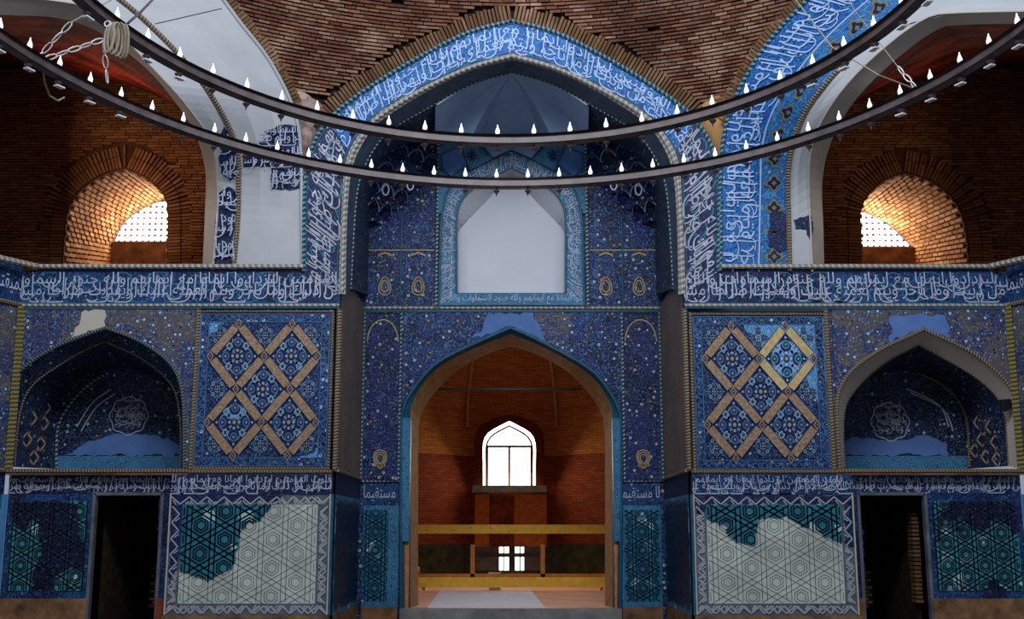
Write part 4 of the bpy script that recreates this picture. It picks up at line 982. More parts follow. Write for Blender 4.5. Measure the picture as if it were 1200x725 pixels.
for i, (x0, x1) in enumerate(((426, 469), (730, 774))):      # tall narrow side panels
    a, c = X(x0, 450, Y2), X(x1, 450, Y2); z0, z1 = P(600, 564, Y2).z, P(600, 367, Y2).z
    b = MB(); b.slab(rect(a, c, z0, z1, Y2 - .02), .03); pn = link('side_panel', b, M['floral_deep'], bw, 'tall narrow flower mosaic panel')
    rope([Vector((x, Y2 - .03, z)) for x, z in ((a, z0), (a, z1), (c, z1), (c, z0), (a, z0))], .022, M['rope_dot'], pn, 'frame_moulding')
    g = MB(); cx = (a + c) / 2; hw = (c - a) * .42; zt_ = z1 - .55
    g.ribbon([Vector((cx + hw * math.cos(t), Y2 - .026, zt_ + .42 * math.sin(t))) for t in [k * math.pi / 20 for k in range(21)]], .02, Vector((0, 1, 0)))
    for k in range(3): 
        r = .12 - .03 * k
        g.ribbon([Vector((cx + r * math.cos(t) * (1 + .3 * math.sin(t)), Y2 - .026, z0 + .42 + r * 1.4 * math.sin(t))) for t in [j * math.pi / 10 for j in range(21)]], .018, Vector((0, 1, 0)))
    g.ribbon([Vector((cx - .1, Y2 - .026, z0 + .3)), Vector((cx + .1, Y2 - .026, z0 + .3))], .04, Vector((0, 1, 0)))
    link('vase_inlay', g, M['ink_gold'], pn, 'ochre vase and arch outline', 'stuff')
for (x0, x1) in ((425, 467), (728, 775)):
    a, c = X(x0, 640, Y2), X(x1, 640, Y2); z0, z1 = P(600, 592, Y2).z, P(600, 568, Y2).z
    b = MB(); b.slab(rect(a, c, z0, z1, Y2 - .02), .03); ig = link('inscription_ground', b, M['cal_frieze'], bw)
    bd = Band([Vector((a, Y2 - .02, z0)), Vector((c, Y2 - .02, z0))], [Vector((a, Y2 - .02, z1)), Vector((c, Y2 - .02, z1))]); link('inscription', letters(bd, .05, .95, .6, 0), M['ink_pale'], ig, kind='stuff')
    z2 = P(600, 711, Y2).z; fa, fc = (a, c - .19) if x0 < 600 else (a + .05, c - .02)
    b = MB(); b.slab(rect(a, c, z2 - .02, z0, Y2 - .015), .03); df = link('dado_frame', b, M['cal_turq'], bw)
    b = MB(); b.slab(rect(fa, fc, z2 + .1, z0 - .08, Y2 - .02), .03); link('teal_field', b, M['teal'], df)
    segs = hexlines(fa, fc, z2 + .1, z0 - .08, .34, (fa + fc) / 2, z2, .05); link('tile_joints', lines_mesh(segs, Y2 - .026, .02), M['ink_navy'], df, kind='stuff')
    b = MB(); b.slab(rect(a, c, 0, z2, Y2 - .04), .05); link('skirting', b, M['brown_stone'], bw)
rope([Vector((xl, Y2 - .03, zsplit)), Vector((xr, Y2 - .03, zsplit))], .03, M['rope_pale'], bw)
b = MB(); b.rbox(xl, xr, Y2 - .02, Y2 + .1, P(600, 365.5, Y2).z, zsplit); link('turquoise_line', b, M['turq'], bw)
# upper part with the blind niche
no = arch([(514, 360), (516, 300), (517, 262), (522, 230), (532, 214), (547, 202), (573, 188), (599, 177)], None, 26, 599.5)
ni = arch([(535, 343), (535, 300), (536, 250), (543, 232), (552, 222), (566, 213), (582, 205), (599, 197)], [(599, 197), (616, 205), (633, 214), (646, 222), (655, 232), (662, 250), (663, 300), (663, 343)], 26)
nb_ = arch([(537, 343), (537, 300), (537, 272), (545, 262), (558, 248), (570, 236), (584, 220), (599, 207)], [(599, 207), (614, 220), (628, 236), (640, 248), (653, 262), (661, 272), (661, 300), (661, 343)], 26)
NO = [P(x, y, Y2 - .05) for x, y in no]; NI = [P(x, y, Y2 - .05) for x, y in ni]; NB = [P(x, y, Y2 + .4) for x, y in nb_]
b = MB(); ul, ur = X(413, 300, Y2), X(787, 300, Y2); zt = P(600, 150, Y2).z
b.slab([Vector((ul, Y2, zsplit)), Vector((ur, Y2, zsplit)), Vector((ur, Y2, zt)), Vector((ul, Y2, zt))], .1, [[p + Vector((0, .05, 0)) for p in NI]])
uw = link('upper_wall', b, M['floral_navy'], bw, 'deep blue flower mosaic beside the blind niche')
b = MB(); b.loft(NI, NO, 0, 1); nf = link('niche_frame', b, M['cal_turq'], bw, 'turquoise inscription band framing the blind niche')
bN = Band(NI, NO); d = thuluth(bN, 0, None, .014, 17, .015); link('inscription', d, M['ink_pale'], nf, kind='stuff')
b = MB(); z3, z4 = P(600, 358, Y2).z, P(600, 344, Y2).z; fa, fc = X(514, 350, Y2), X(686, 350, Y2)
b.slab(rect(fa, fc, z3, z4, Y2 - .052), .05); link('sill_band', b, M['cal_turq'], nf)
bd = Band([Vector((fa, Y2 - .054, z3)), Vector((fc, Y2 - .054, z3))], [Vector((fa, Y2 - .054, z4)), Vector((fc, Y2 - .054, z4))]); link('inscription', letters(bd, .05, .95, .8, 1), M['ink_pale'], nf, kind='stuff')
for l in (NO, NI): rope(offs(l, -.02), .022, M['turq'], nf, 'edge_moulding')
b = MB(); b.loft(NI, NB, 0, 2); link('niche_soffit', b, M['niche_white'], bw, 'shaded white niche soffit')
b = MB(); b.poly(NB); link('niche_back', b, M['niche_white'], bw, 'smooth white blind niche')
b = MB(); b.quad(NI[0], NI[-1], NB[-1], NB[0]); link('niche_floor', b, M['white'], bw)
for x in (512, 688, 430, 770, 470, 729):
    c = x in (512, 688); rope([Vector((X(x, 300, Y2), Y2 - .06 if c else Y2 - .015, zsplit)), Vector((X(x, 300, Y2), Y2 - .06 if c else Y2 - .015, P(600, 158 if c else 255, Y2).z))], .028 if c else .016, M['rope_dot'] if c else M['turq'], uw, 'upright_moulding')
g = MB()
for (x0, x1) in ((432, 509), (691, 768)):
    for y in (293,): g.ribbon([P(x0, y, Y2 - .02), P(x1, y, Y2 - .02)], .02, Vector((0, 1, 0)))
    for x in ((x0 + 19), (x1 - 19)):
        c = P(x, 335, Y2 - .02)
        for k, rr in enumerate((.14, .09)): g.ribbon([c + Vector((rr * .8 * math.cos(t) * (1 - .3 * math.sin(t)), 0, rr * 1.3 * math.sin(t))) for t in [j * math.pi / 8 for j in range(17)]], .018, Vector((0, 1, 0)))
        g.ribbon([P(x - 8, 299, Y2 - .02), P(x, 296, Y2 - .02), P(x + 8, 299, Y2 - .02)], .035, Vector((0, 1, 0)))
link('vase_inlay', g, M['ink_gold'], uw, 'ochre vases', 'stuff')
# half vault: ribbed fan of slate blue plaster
vault = root('ceiling_iwan', kind='structure')
ap = P(600, 86, Y1 + .05)
fan = [(510, 166, Y2 - 1.0), (548, 170, Y2 - 1.15), (561, 171, Y2 + .0), (600, 172, Y2 + .05), (638, 171, Y2 + .0), (651, 170, Y2 - 1.15), (689, 166, Y2 - 1.0)]
fp = [P(*f) for f in fan]
ribs = [P(510, 125, Y1 + .02)] + fp + [P(690, 125, Y1 + .02)]
for i in range(len(ribs) - 1):
    b = MB(); a, c = ribs[i], ribs[i + 1]
    N_ = 6
    A_ = [ap.lerp(a, t / N_) + Vector((0, 0, .12 * math.sin(math.pi * t / N_))) for t in range(N_ + 1)]; C_ = [ap.lerp(c, t / N_) + Vector((0, 0, .12 * math.sin(math.pi * t / N_))) for t in range(N_ + 1)]
    b.loft(A_, C_); link('vault_gore', b, M['fan'], vault, smooth=False)
# tiled vault flanks between the front arch and the back wall
k0 = [i for i, p in enumerate(A2) if p[0] <= 512 and p[1] < 345 and i < 34]
for s in (-1, 1):
    src = [A2[i] for i in k0]; src = src if s < 0 else mir(src)
    fr3 = [P(x, y, Y1) for x, y in src]
    bkp = cr([(431, 345), (432, 290), (434, 250), (440, 222), (452, 200), (474, 180), (500, 166), (510, 160)], len(src)); bkp = bkp if s < 0 else mir(bkp)
    bk3 = [P(x, y, Y2 - .02) for x, y in bkp]
    b = MB(); b.loft(fr3, bk3, 0, 4); fl = link('vault_flank', b, M['floral_black'], vault, 'dark blue mosaic flank of the vault')
    b = MB(); b.loft([P(*( (510, 124) if s < 0 else (690, 124)), Y1 + .02), P(*((510, 160) if s < 0 else (690, 160)), Y2 - .3)], [P(*((512, 120) if s < 0 else (688, 120)), Y1), P(*((513, 172) if s < 0 else (687, 172)), Y2 - .3)]); link('edge_strip', b, M['brown_stone'], fl)
    # muqarnas: tiers of small pointed hoods stepping out of the corner
    sx = -1 if s < 0 else 1
    Xc = abs(X(430, 260, Y2)); Yc = Y2
    tiers = [(P(600, 262, Y2).z, .55, 2), (P(600, 244, Y2).z - .02, .95, 3), (P(600, 226, Y2).z, 1.35, 4), (P(600, 205, Y2).z, 1.7, 5)]
    mz = None
    for ti, (z, r, ncell) in enumerate(tiers):
        a = Vector((sx * Xc, Yc - r * .95, z)); c = Vector((sx * (Xc - r * .78), Yc, z)); hcell = .33
        for k in range(ncell):
            p0, p1 = a.lerp(c, k / ncell), a.lerp(c, (k + 1) / ncell); mid = (p0 + p1) / 2; wv = (p1 - p0) / 2; w_ = wv.length
            inward = Vector((-sx, -1, 0)).normalized()                 # toward the hall
            prof = [(-1, 0), (-1, .45), (-.8, .7), (-.45, .88), (0, 1), (.45, .88), (.8, .7), (1, .45), (1, 0)]
            front = [mid + wv * u + Vector((0, 0, v * hcell)) + inward * .16 * v for u, v in prof]
            back = [mid + wv * u * .55 + Vector((0, 0, v * hcell * .8 - .02)) - inward * .10 for u, v in prof]
            b = MB(); b.loft(front, back)
            b.face(back[::-1], [(p.x, p.z) for p in back])
            # spandrel pieces up to the next tier
            top = [Vector((p.x, p.y, z + hcell * 1.06)) + inward * 0.0 for p in front]; b.loft(front, top)
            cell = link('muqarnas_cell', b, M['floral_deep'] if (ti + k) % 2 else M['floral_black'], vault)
            g = MB(); g.tube(front[1:-1], .012, 4); link('cell_rim', g, M['ink_blue'] if (k + ti) % 2 else M['ink_dim'], cell)
    for (x, y) in ((481, 216), (452, 222)):
        g = MB(); c = P(x if s < 0 else 1200 - x, y, Y2 - 1.0)
        g.ribbon([c + Vector((.06 * math.cos(t), -.01, .11 * math.sin(t))) for t in [j * math.pi / 8 for j in range(17)]], .025, Vector((0, 1, 0))); link('pendant_ring', g, M['ink_pale'], fl, 'pale oval inlay')
# panels between fan and blind niche
for s in (-1, 1):
    f = lambda pts: pts if s < 0 else mir(pts, 600.5)
    def flat(pts, mat, nm, yy=Y2 - .09, lab=None):
        pts = f(pts); pts = pts if s < 0 else pts[::-1]; b = MB(); b.slab([P(x, y, yy) for x, y in pts], .04); return link(nm, b, mat, uw, lab)
    flat([(513, 172), (545, 166), (560, 190), (530, 214), (518, 250), (513, 250)], M['cal_turq'], 'kite_tile', Y2 - .07)
    flat([(519, 181), (538, 173), (547, 192), (529, 206), (519, 198)], M['blue_plaster'], 'blue_kite', Y2 - .12, 'plain blue kite panel')
    k = flat([(541, 171), (560, 167), (577, 186), (551, 199)], M['cal_turq'], 'kite_tile', Y2 - .10)
    c = P(f([(553, 182)])[0][0], 182, Y2 - .15); g = MB()
    for a in range(7):
        t = a * math.pi * 2 / 7; g.ribbon([c, c + Vector((.1 * math.cos(t), -.004 * a, .12 * math.sin(t)))], .035, Vector((0, 1, 0)))
    link('palmette', g, [M['ink_navy']], k, 'dark palmette', 'stuff')
    flat([(560, 166), (601, 166), (601, 178), (577, 186)], M['fan'], 'apex_panel', Y2 - .06)
    for l in ([(538, 171), (551, 199)], [(561, 166), (578, 186)], [(513, 182), (540, 170)]): rope([P(x, y, Y2 - .13) for x, y in f(l)], .014, M['turq'], uw, 'rib_line')

# ================================================================ ROOM BEHIND THE OPENING
rm = root('wall_room', kind='structure')
Zs = lambda py, Y: P(600, py, Y).z
# tunnel of the opening
oi2 = arch([(490, 725), (490, 560), (491, 500), (497, 478), (508, 462), (528, 440), (552, 424), (578, 412), (599, 406)], None, 30, 599.5)
IN2 = [P(x, y, Y2 + .9) for x, y in oi2]; IN2 = [Vector((p.x, p.y, max(p.z, zf))) for p in IN2]
b = MB(); b.loft(OI, IN2, 0, 2); link('opening_soffit', b, M['tan_arch'], rm, 'tan brick soffit of the opening')
# apse: plan polygon, walls then vault rings closing to the crown
Yn, Yr_ = Y2 + .9, 32.0
hw = 4.3; bkx0, bkx1 = X(547, 500, Yr_), X(652, 500, Yr_)
plan = [(-hw, Yn), (-hw, 27.0), (-3.0, 30.2), (bkx0, Yr_), (bkx1, Yr_), (3.0, 30.2), (hw, 27.0), (hw, Yn)]
zsp = Zs(500, Yr_); zmid = Zs(528, 30)
pl = []
for a, c in zip(plan, plan[1:]): 
    for k in range(4): pl.append((a[0] + (c[0] - a[0]) * k / 4, a[1] + (c[1] - a[1]) * k / 4))
pl.append(plan[-1])
def ring(z, k=1.0, cy=26.0): return [Vector((x * k, cy + (y - cy) * k if y > cy else y, z)) for x, y in pl]
zcr = 7.6
prof = [(zf, 1), (1.3, 1), (zmid, 1), (zsp, 1)] + [(zsp + (zcr - zsp) * math.sin(t), math.cos(t) ** .8) for t in [i * math.pi / 2 / 9 for i in range(1, 9)]]
rings = [ring(z, k) for z, k in prof]
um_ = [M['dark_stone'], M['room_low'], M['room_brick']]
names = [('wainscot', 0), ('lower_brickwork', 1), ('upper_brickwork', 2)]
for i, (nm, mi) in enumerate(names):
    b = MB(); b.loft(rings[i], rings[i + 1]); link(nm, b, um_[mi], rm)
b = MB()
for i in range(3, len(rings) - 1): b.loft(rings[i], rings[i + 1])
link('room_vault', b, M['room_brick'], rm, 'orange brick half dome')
for k in (4 * 2, 4 * 3, 4 * 4, 4 * 5): rope([r[k] + Vector((0, -.05, 0)) for r in rings[3:]], .05, M['tan_arch'], rm, 'vault_rib')
# arch shoulders: wall on both sides of the opening inside
b = MB(); b.rbox(-hw, hw, Yn, Yn + .2, 6.2, 7.6); link('room_front_wall', b, M['room_low'], rm)
# tie rod
b = MB(); b.tube([P(505, 456, 23.4), P(682, 456, 23.4)], .025, 6); link('tie_rod', b, M['iron'], rm)
# window
win = root('window_1', kind='structure'); Yw = Yr_ - .06
wo = arch([(566, 569), (566, 545), (566, 520), (571, 508), (583, 500), (597, 493)], None, 14, 596.8); wi = arch([(570, 569), (570, 545), (570, 523), (575, 512), (585, 505), (597, 499)], None, 14, 596.8)
WO = [P(x, y, Yw) for x, y in wo]; WI = [P(x, y, Yw + .01) for x, y in wi]
sur = arch([(556, 571), (556, 545), (556, 516), (562, 500), (577, 491), (597, 483)], None, 14, 596.8)
b = MB(); b.loft(WO, [P(x, y, Yw + .02) for x, y in sur]); link('window_shade_ring', b, M['room_low'], win)  # dark brick ring stands for the shade around the window
b = MB(); b.loft(WO, [p + Vector((0, .04, 0)) for p in WO]); b2 = link('window_reveal', b, M['frame_cream'], win)
b = MB(); b.poly([p + Vector((0, .04, 0)) for p in WO]); link('window_pane', b, M['sky_pane'], win, 'bright daylit glass, its rim glowing for the sunlit reveal')  # glowing margin outside the red frame replaces the sunlit reveal
g = MB(); zt_ = P(600, 523, Yw).z; xa, xb_ = WI[0].x, WI[-1].x; zb_ = WI[0].z
g.rbox(xa, xb_, Yw - .05, Yw + .01, zt_ - .03, zt_ + .03); link('window_transom', g, M['frame_red'], win)
for x in (xa + .02, (xa + xb_) / 2, xb_ - .02):
    g = MB(); g.rbox(x - .03, x + .03, Yw - .05, Yw + .01, zb_, zt_); link('window_mullion', g, M['frame_red'], win)
rope(offs(WI, -.02), .026, M['frame_red'], win, 'window_frame')
g = MB(); g.rbox(X(554, 572, Yw), X(640, 572, Yw), Yw - .3, Yw, P(600, 577, Yw).z, P(600, 569, Yw).z); link('window_sill', g, M['stone'], win)
area('room_window_light', (0, Yw - .35, P(600, 530, Yw).z), (0, 25, 0.3), 1.2, 1.6, 115, (1, .86, .66))
# timber panel under the window
dr = root('door_3', kind='structure'); z0, z1 = 1.2, P(600, 579, Yr_).z
x0, x1 = X(556, 600, Yr_ - .1), X(641, 600, Yr_ - .1)
for (a, c, mt) in ((x0, x0 + .42, 'wood_red'), (x0 + .42, x0 + 1.08, 'red_stone'), (x0 + 1.08, x1, 'wood_red')):
    g = MB(); g.rbox(a + .01, c - .01, Yr_ - .16 + (.04 if mt == 'red_stone' else 0), Yr_ - .04, z0, z1 - (.12 if mt == 'red_stone' else 0)); link('door_panel', g, M[mt], dr, 'orange timber panel' if mt != 'red_stone' else 'dark opening panel')
# low barred window
win = root('window_4', kind='structure'); x0, x1 = X(585, 650, Yr_), X(614, 650, Yr_); z0, z1 = P(600, 668, Yr_).z, P(600, 637, Yr_).z
g = MB(); g.slab(rect(x0, x1, z0, z1, Yr_ - .02), .01); link('window_pane', g, M['sky_pane'], win, 'bright low pane')
for x in (x0 + .12, (x0 + x1) / 2 - .03, (x0 + x1) / 2 + .05, x1 - .1):
    g = MB(); g.rbox(x - (.045 if abs(x - (x0 + x1) / 2) < .1 else .018), x + (.045 if abs(x - (x0 + x1) / 2) < .1 else .018), Yr_ - .08, Yr_ - .03, z0, z1); link('window_bar', g, M['iron'], win)
g = MB(); zz = P(600, 650, Yr_).z; g.rbox(X(560, 650, Yr_), X(640, 650, Yr_), Yr_ - .12, Yr_ - .08, zz - .05, zz + .05); link('window_rail', g, M['iron'], win)
for (xa, xb_) in ((X(558, 650, Yr_), x0), (x1, X(634, 650, Yr_))):
    g = MB(); g.rbox(xa, xb_, Yr_ - .05, Yr_ - .02, z0, z1); link('window_shutter', g, M['stone'], win)
# room floor and platform
fl = root('floor', kind='structure')
b = MB(); b.box((0, (Y2 + Yr_ + .12) / 2, zf / 2 - .05), Vector((hw, 0, 0)), Vector((0, (Yr_ - Y2 + .08) / 2, 0)), Vector((0, 0, zf / 2 + .05))); link('platform', b, M['platform'], fl, 'pink tiled platform floor')
b = MB(); b.rbox(OP[0].x - .02, OP[-1].x + .02, Y2 - .12, Y2 + .05, 0, zf + .005); link('step', b, M['stone'], fl, 'grey stone step')
b = MB(); b.rbox(OP[0].x, OP[-1].x, Y2 + .05, Y2 + .32, zf, zf + .006); link('tile_edging', b, plain('rose_floor_tile', (.50, .24, .17), .5, .2, 8), fl)
b = MB(); b.rbox(-10, 10, -2, Y2, -.2, 0); link('hall_floor', b, M['stone'], fl, 'grey stone hall floor')
# ---------------------------------------------------------------- things in the opening
Yb = 28.0
ba = root('timber_barrier', (0, Yb, zf), 'low yellow timber and glass barrier across the orange brick room', 'barrier')
def bar(x0, x1, y0, y1, nm, mt, yy=Yb, th=.12, lab=None):
    g = MB(); g.rbox(X(x0, (y0 + y1) / 2, yy), X(x1, (y0 + y1) / 2, yy), yy - th / 2, yy + th / 2, P(600, y1, yy).z, P(600, y0, yy).z); return link(nm, g, M[mt], ba, lab)
bar(455, 745, 614.5, 625, 'top_rail', 'wood', lab='wide yellow top rail'); bot = bar(452, 748, 676, 688, 'bottom_rail', 'wood', lab='wide yellow bottom rail')
bar(455, 745, 672, 676, 'middle_rail', 'wood_red')
for x in (472, 554, 636, 714, 722): bar(x - 2.5, x + 2.5, 638 if 500 < x < 700 else 625, 676, 'post', 'wood_red')
for (a, c) in ((475, 551), (557, 633), (639, 711)): bar(a, c, 639, 673, 'glass_pane', 'glass', th=.012)
g = MB()
for x in (500, 532, 552, 575, 604, 640, 662, 690):
    c = P(x, 620 + random.uniform(-2, 2), Yb - .065); g.lathe([(0, 0), (.012, 0)], Vector((0, 0, 0)), 4) if False else g.rbox(c.x - .012, c.x + .012, c.y, c.y + .01, c.z - .012, c.z + .012)
link('wood_knot', g, M['red_stone'], ba, kind='stuff')
def small_box(name, px, py, Y, w_, d_, h_, mat, lab, cat, zbase):
    c = P(px, py, Y); o = root(name, (c.x, Y, zbase), lab, cat); g = MB(); g.rbox(c.x - w_ / 2, c.x + w_ / 2, Y - d_ / 2, Y + d_ / 2, zbase, zbase + h_); link('body', g, mat, o)
    g = MB(); g.rbox(c.x - w_ / 2 - .01, c.x + w_ / 2 + .01, Y - d_ / 2 - .01, Y + d_ / 2 + .01, zbase + h_ - .03, zbase + h_); link('lid', g, mat, o); return o
small_box('white_box', 580, 668, Yb + .5, .28, .25, .42, M['mat'], 'small white box standing behind the glass of the timber barrier', 'box', zf)
# mat
m0 = [P(500, 712, 1), 0]
def fp_(px, py, z):                     # point on a level surface
    r = ray(px, py); t = (z - EYE.z) / r.z; return EYE + r * t
q = [fp_(x, y, zf + .012) for x, y in ((501, 711.5), (639, 711.5), (622, 691), (516, 691))]
g = MB(); g.face(q, [(p.x, p.y) for p in q]); 
for i in range(4): a, c = q[i], q[(i + 1) % 4]; g.face((a, a - Vector((0, 0, .012)), c - Vector((0, 0, .012)), c), [(0, 0)] * 4)
mt = link('floor_mat', g, M['mat']); mt['label'] = 'pale lilac rectangular mat lying on the pink tiled platform'; mt['category'] = 'mat'
# tools and rubble leaning behind the glass on both sides
for k, (px, Yk, ln, tilt) in enumerate(((479, Yb + .3, .6, .3), (487, Yb + .75, .6, .3), (497, Yb + .45, .5, .3), (704, Yb + .35, .5, -.5))):
    c = P(px, 674, Yk); o = root('timber_offcut', (c.x, Yk, zf), ('short offcut of wood leaning left of the glass, %s' % ('nearest the jamb', 'middle one of three', 'furthest from the jamb')[k]) if k < 3 else 'short offcut of wood leaning behind the right glass pane', 'offcut')
    g = MB(); a = Vector((c.x, Yk, zf)); e = a + Vector((-tilt * ln, .1, ln)); g.tube([a, e], .035, 4); link('shaft', g, M['tan_arch'], o)
    g = MB(); g.tube([e, e + (e - a).normalized() * .04], .037, 4); link('cut_end', g, M['frame_cream'], o)

# ================================================================ DOME
dome = root('ceiling_dome', kind='structure')
LEFT = [(200, -70), (235, -34), (262, 0), (282, 27), (314, 68), (339, 114), (350, 150), (355, 188)]
MID = [(358, 205), (362, 186), (372, 160), (392, 134), (418, 113), (448, 93), (492, 67), (548, 39), (600, 25)]
RIGHT = [(845, 190), (848, 159), (864, 109), (900, 50), (946, 0), (975, -30), (1000, -60)]
low_edge = LEFT + MID + mir(MID[:-1])[::-1] + RIGHT
ymax_at = lambda x: next((a[1] + (c[1] - a[1]) * (x - a[0]) / max(1e-6, c[0] - a[0]) for a, c in zip(low_edge, low_edge[1:]) if a[0] <= x <= c[0]), -60)
cols = sorted(set([x for x, _ in low_edge] + list(range(204, 1000, 8))))
b = MB(); rows_ = 14
for x0, x1 in zip(cols, cols[1:]):
    if x1 - x0 < .01: continue
    ya, yb = ymax_at(x0) + 3, ymax_at(x1) + 3; top = -110
    A_ = [S(x0, top + (ya - top) * k / rows_, .05) for k in range(rows_ + 1)]; C_ = [S(x1, top + (yb - top) * k / rows_, .05) for k in range(rows_ + 1)]
    b.loft(A_, C_)
shell = link('dome_shell', b, M['dome_mortar'], dome)
um = unit_mesh('brick', M['dome_brick']); cand = []
lat = math.asin((8.55 - SCN.z) / SR); r_ = 0
poly_region = [(x, y - 2) for x, y in low_edge]
ringpix = lambda x, y: min(math.hypot(x - a[0], y - a[1]) for a in AO)
AOd = AO[::1]
while lat < math.asin((11.6 - SCN.z) / SR):
    z = SCN.z + SR * math.sin(lat); rr = SR * math.cos(lat); step = .205 / rr; az = -math.radians(62) + (r_ % 2) * step / 2
    while az < math.radians(62):
        ww = random.uniform(.9, 1.03) * .2; c = Vector((SCN.x + rr * math.sin(az), SCN.y + rr * math.cos(az), z)); x, y = proj(c)
        if 200 < x < 1000 and y > -60 and y < ymax_at(x) - 1:
            dd = ringpix(x, y)
            if dd > 22 + 3 * math.sin(x * .07):
                n = (c - SCN).normalized(); t_ = Vector((math.cos(az), -math.sin(az), 0)); up = n.cross(t_); up = up if up.z > 0 else -up
                rub = (x < 372 and y > 108) or (x > 828 and y > 120)
                if not rub and random.random() > .005: cand.append((y, c - n * random.uniform(-.012, .03), t_ * ww, n * .09, up * random.uniform(.034, .042)))
        az += step
    lat += .0625 / SR; r_ += 1
cand.sort(key=lambda q: abs(q[0] - 40)); rest = MB()
for i, (y, c, a1, a2, a3) in enumerate(cand):
    if i < 300: piece('brick', um, dome, c, a1, a2, a3)
    else: rest.box(c, a1 / 2, a2 / 2, a3 / 2, uv=(random.random(), 0))
link('brick_courses', rest, M['dome_brick'], dome, kind='stuff')
# voussoirs over the iwan arch, and over the squinches
def vring(line, mk, ln, skip, name, sgn=1):
    um = unit_mesh('brick', M['vous']); pts3 = [S(x, y) for x, y in line]; bb = Band(pts3, pts3); u = .0; cnt = 0
    while u < bb.len:
        p = bb.at(u, 0); t_ = (bb.at(min(bb.len, u + .04), 0) - bb.at(max(0, u - .04), 0)).normalized(); n = (p - SCN).normalized(); o = n.cross(t_).normalized() * sgn
        if not skip(*proj(p)):
            w_ = random.uniform(.04, .05); l_ = ln * random.uniform(.85, 1.1); c = p + o * (l_ / 2 + .02) - n * random.uniform(0, .04)
            if cnt < 150: piece('brick', um, dome, c, o * l_, n * .12, t_ * w_)
            cnt += 1
        u += .064
o_test = (S(600, 25) - SCN).normalized().cross((S(605, 26) - S(595, 26)).normalized())
sg = 1 if o_test.z > 0 else -1
vring(AO, None, .27, lambda x, y: y > 140, 'v', sg)
vring(cr(LEFT[2:7], 40)[::1], None, .14, lambda x, y: y > 140, 'v', sg)
vring(cr(RIGHT[1:5], 40), None, .14, lambda x, y: y > 150, 'v', sg)
# crumbled mortar at the two springings
for s in (-1, 1):
    pts = [(338, 108), (352, 104), (372, 118), (390, 132), (372, 160), (362, 186), (356, 205), (352, 186), (350, 150)]
    pts = pts if s < 0 else mir(pts)[::-1]
    b = MB(); cx = sum(p[0] for p in pts) / len(pts); cy = sum(p[1] for p in pts) / len(pts); jj = jag(pts, 1, 5)
    for i in range(len(jj)):
        a, c = jj[i], jj[(i + 1) % len(jj)]; m1 = ((a[0] + cx) / 2, (a[1] + cy) / 2); m2 = ((c[0] + cx) / 2, (c[1] + cy) / 2)
        R_ = lambda p, k: S(p[0], p[1], -.03 - k)
        b.quad(R_(a, 0), R_(c, 0), R_(m2, .04), R_(m1, .04)); b.face((R_(m1, .04), R_(m2, .04), R_((cx, cy), .06)), [(0, 0)] * 3)
    link('rubble_patch', b, M['rubble'] if s < 0 else M['tan_arch'], dome, 'pinkish crumbled mortar' if s < 0 else 'brown patched mortar')

# ================================================================ CHANDELIER
H = 5.0; zc = EYE.z + H
ch = root('ring_chandelier', (0, 10.5, zc), 'huge iron chandelier of two concentric rings of white candle bulbs under the dome', 'chandelier')
bulb = MB(); bulb.lathe([(.0, .175), (.006, .165), (.012, .13), (.026, .09), (.034, .06), (.030, .03), (.018, .0), (0, 0)], n=8); bulb.v = [(x * .85, y * .85, z * .8) for x, y, z in bulb.v]; BULB = bulb.mesh('bulb', True); BULB.materials.append(M['bulb'])
cup = MB(); cup.lathe([(0, .0), (.016, 0), (.022, -.035), (0.0, -.035)], n=8); cup.box((0, 0, -.07), Vector((.012, 0, 0)), Vector((0, .012, 0)), Vector((0, 0, .06))); cup.lathe([(.0, -.10), (.055, -.12), (.05, -.135), (.02, -.17), (0, -.23)], n=8); cup.v = [(x * .8, y * .8, z * .8) for x, y, z in cup.v]; CUP = cup.mesh('socket'); CUP.materials.append(M['iron'])
tab = MB(); tab.box((0, -.02, -.155), Vector((.055, 0, 0)), Vector((0, .03, 0)), Vector((0, 0, .007))); TAB_ = tab.mesh('drip_tray'); TAB_.materials.append(M['steel'])
RU = Vector((1, 0, -.01)).normalized(); RN = Vector((.01, .10, 1)).normalized(); RV = RN.cross(RU)      # the rings hang a few degrees out of level
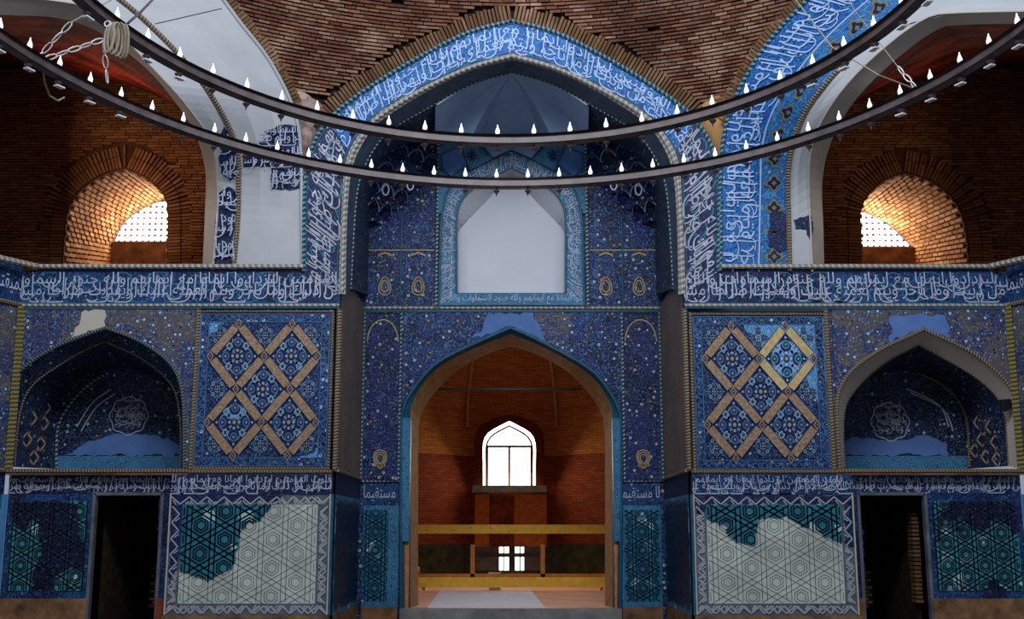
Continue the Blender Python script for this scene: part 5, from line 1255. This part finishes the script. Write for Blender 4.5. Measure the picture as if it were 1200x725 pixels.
for nm, RC, R, N, x_ref in (('outer_ring', Vector((-.134, 9.344, 5.117)) + EYE, 5.414, 81, 582), ('inner_ring', Vector((-.159, 9.292, 5.122)) + EYE, 4.125, 58, 583)):
    cx, cy = RC.x, RC.y; rp_ = lambda r, a, z: RC + RU * (r * math.sin(a)) + RV * (r * math.cos(a)) + RN * z
    b = MB(); n = 144; prof = [(-.02, -.055), (.02, -.055), (.02, .055), (-.02, .055), (-.02, -.055)]
    for i in range(n):
        a0, a1 = 2 * math.pi * i / n, 2 * math.pi * (i + 1) / n
        for (r0, z0), (r1, z1) in zip(prof, prof[1:]):
            q = [rp_(R + r, a, z) for r, z, a in ((r0, z0, a0), (r0, z0, a1), (r1, z1, a1), (r1, z1, a0))]; b.face(q, [(a0 * R, z0)] * 4)
    for (dz) in (-.06, .06):
        for i in range(n):
            a0, a1 = 2 * math.pi * i / n, 2 * math.pi * (i + 1) / n; q = [rp_(R + r, a, dz) for r, a in ((-.05, a0), (.05, a0), (.05, a1), (-.05, a1))]; b.face(q, [(0, 0)] * 4); b.face([p + Vector((0, 0, .012)) for p in q[::-1]], [(0, 0)] * 4)
    ring_ = link(nm, b, M['iron'], ch, 'dark rusty iron ring')
    xr = (x_ref - 600) / F * (cy + R) / CP - cx; a_ref = math.asin(xr / R)
    for k in range(N):
        a = a_ref + 2 * math.pi * k / N; p = rp_(R, a, 0)
        if p.y < 9.0: continue
        for me, dz, nm2 in ((BULB, .075, 'bulb'), (CUP, -.0, 'socket')):
            o = bpy.data.objects.new(nm2, me); COL.objects.link(o); o.parent = ch; o.location = p + Vector((0, 0, dz)) - ch.location
        if p.y < cy + R * .6: d_ = bpy.data.objects.new('drip_tray', TAB_); COL.objects.link(d_); d_.parent = o; o.rotation_euler = (0, 0, -a)
# chains and cables up to the dome
def hp(px, py, z): return fp_(px, py, z)
def cable(pts, r, nm, mt, lab=None):
    b = MB(); b.tube(pts, r, 5); link(nm, b, M[mt], ch, lab)
def chain(a, c, nm='chain', lk=.16):
    b = MB(); L = (c - a).length; n = max(2, int(L / (lk * .8))); d = (c - a).normalized(); s1 = d.cross(Vector((0, 1, 0))).normalized(); s2 = d.cross(s1)
    for k in range(n):
        m_ = a.lerp(c, (k + .5) / n); sd = s1 if k % 2 else s2
        b.tube([m_ + d * lk * .5 * math.cos(t) + sd * .03 * math.sin(t) for t in [j * math.pi / 4 for j in range(8)]], .008, 4, closed=True)
    link(nm, b, M['steel'], ch)
nodeL = hp(38, 74, zc + .02); hookL = hp(122, 44, zc + .9)
chain(nodeL, hp(84, 26, zc + .45)); chain(nodeL, hp(121, 46, zc + .5)); chain(hp(121, 46, zc + .5), hp(126, 98, zc + .08), 'chain')
cable([hp(84, 26, zc + .45), hp(130, 0, zc + .8), hp(150, -40, zc + 2.2)], .008, 'stay_cable', 'cable'); 
cable([hp(50, 78, zc - .05), hp(52, 95, zc - .15), hp(58, 112, zc - .2), hp(68, 118, zc - .2), hp(76, 114, zc - .15)], .012, 'loose_wire', 'cable', 'loose hanging wire loop')
nodeR = hp(1075, 105, zc + .02)
chain(nodeR, hp(1052, 78, zc + .4)); cable([nodeR, hp(1030, 88, zc + .15), hp(975, 55, zc + .7), hp(925, -10, zc + 2)], .009, 'stay_cable', 'cable')
cable([hp(1052, 78, zc + .4), hp(1000, 10, zc + 1.6), hp(985, -20, zc + 2.2)], .006, 'stay_cable', 'cable')
cable([hp(150, 27, zc + .1), hp(165, 14, zc + .4), hp(190, -12, zc + 1)], .014, 'stay_cable', 'iron'); cable([hp(182, 28, zc + .2), hp(260, 10, zc + .8)], .006, 'stay_cable', 'iron')
# coil of rope hung from the inner ring
coil = root('rope_coil', hp(133, 35, zc - .1), 'coil of pale rope hanging from the left of the chandelier', 'rope')
for k in range(5):
    b = MB(); c = hp(128 + k * 4.5, 44 + k * 1.2, zc - .25); b.tube([c + Vector((.045 * math.cos(t), .03 * math.sin(t + k), .17 * math.sin(t))) for t in [j * math.pi / 8 for j in range(16)]], .013, 5, closed=True); link('rope_loop', b, M['cable'], coil)
b = MB(); c = hp(126, 28, zc - .1); b.tube([c + Vector((.03 * math.cos(t), 0, .03 * math.sin(t))) for t in [j * math.pi / 5 for j in range(10)]], .008, 5, closed=True); link('hook', b, M['steel'], coil, 'steel hook')
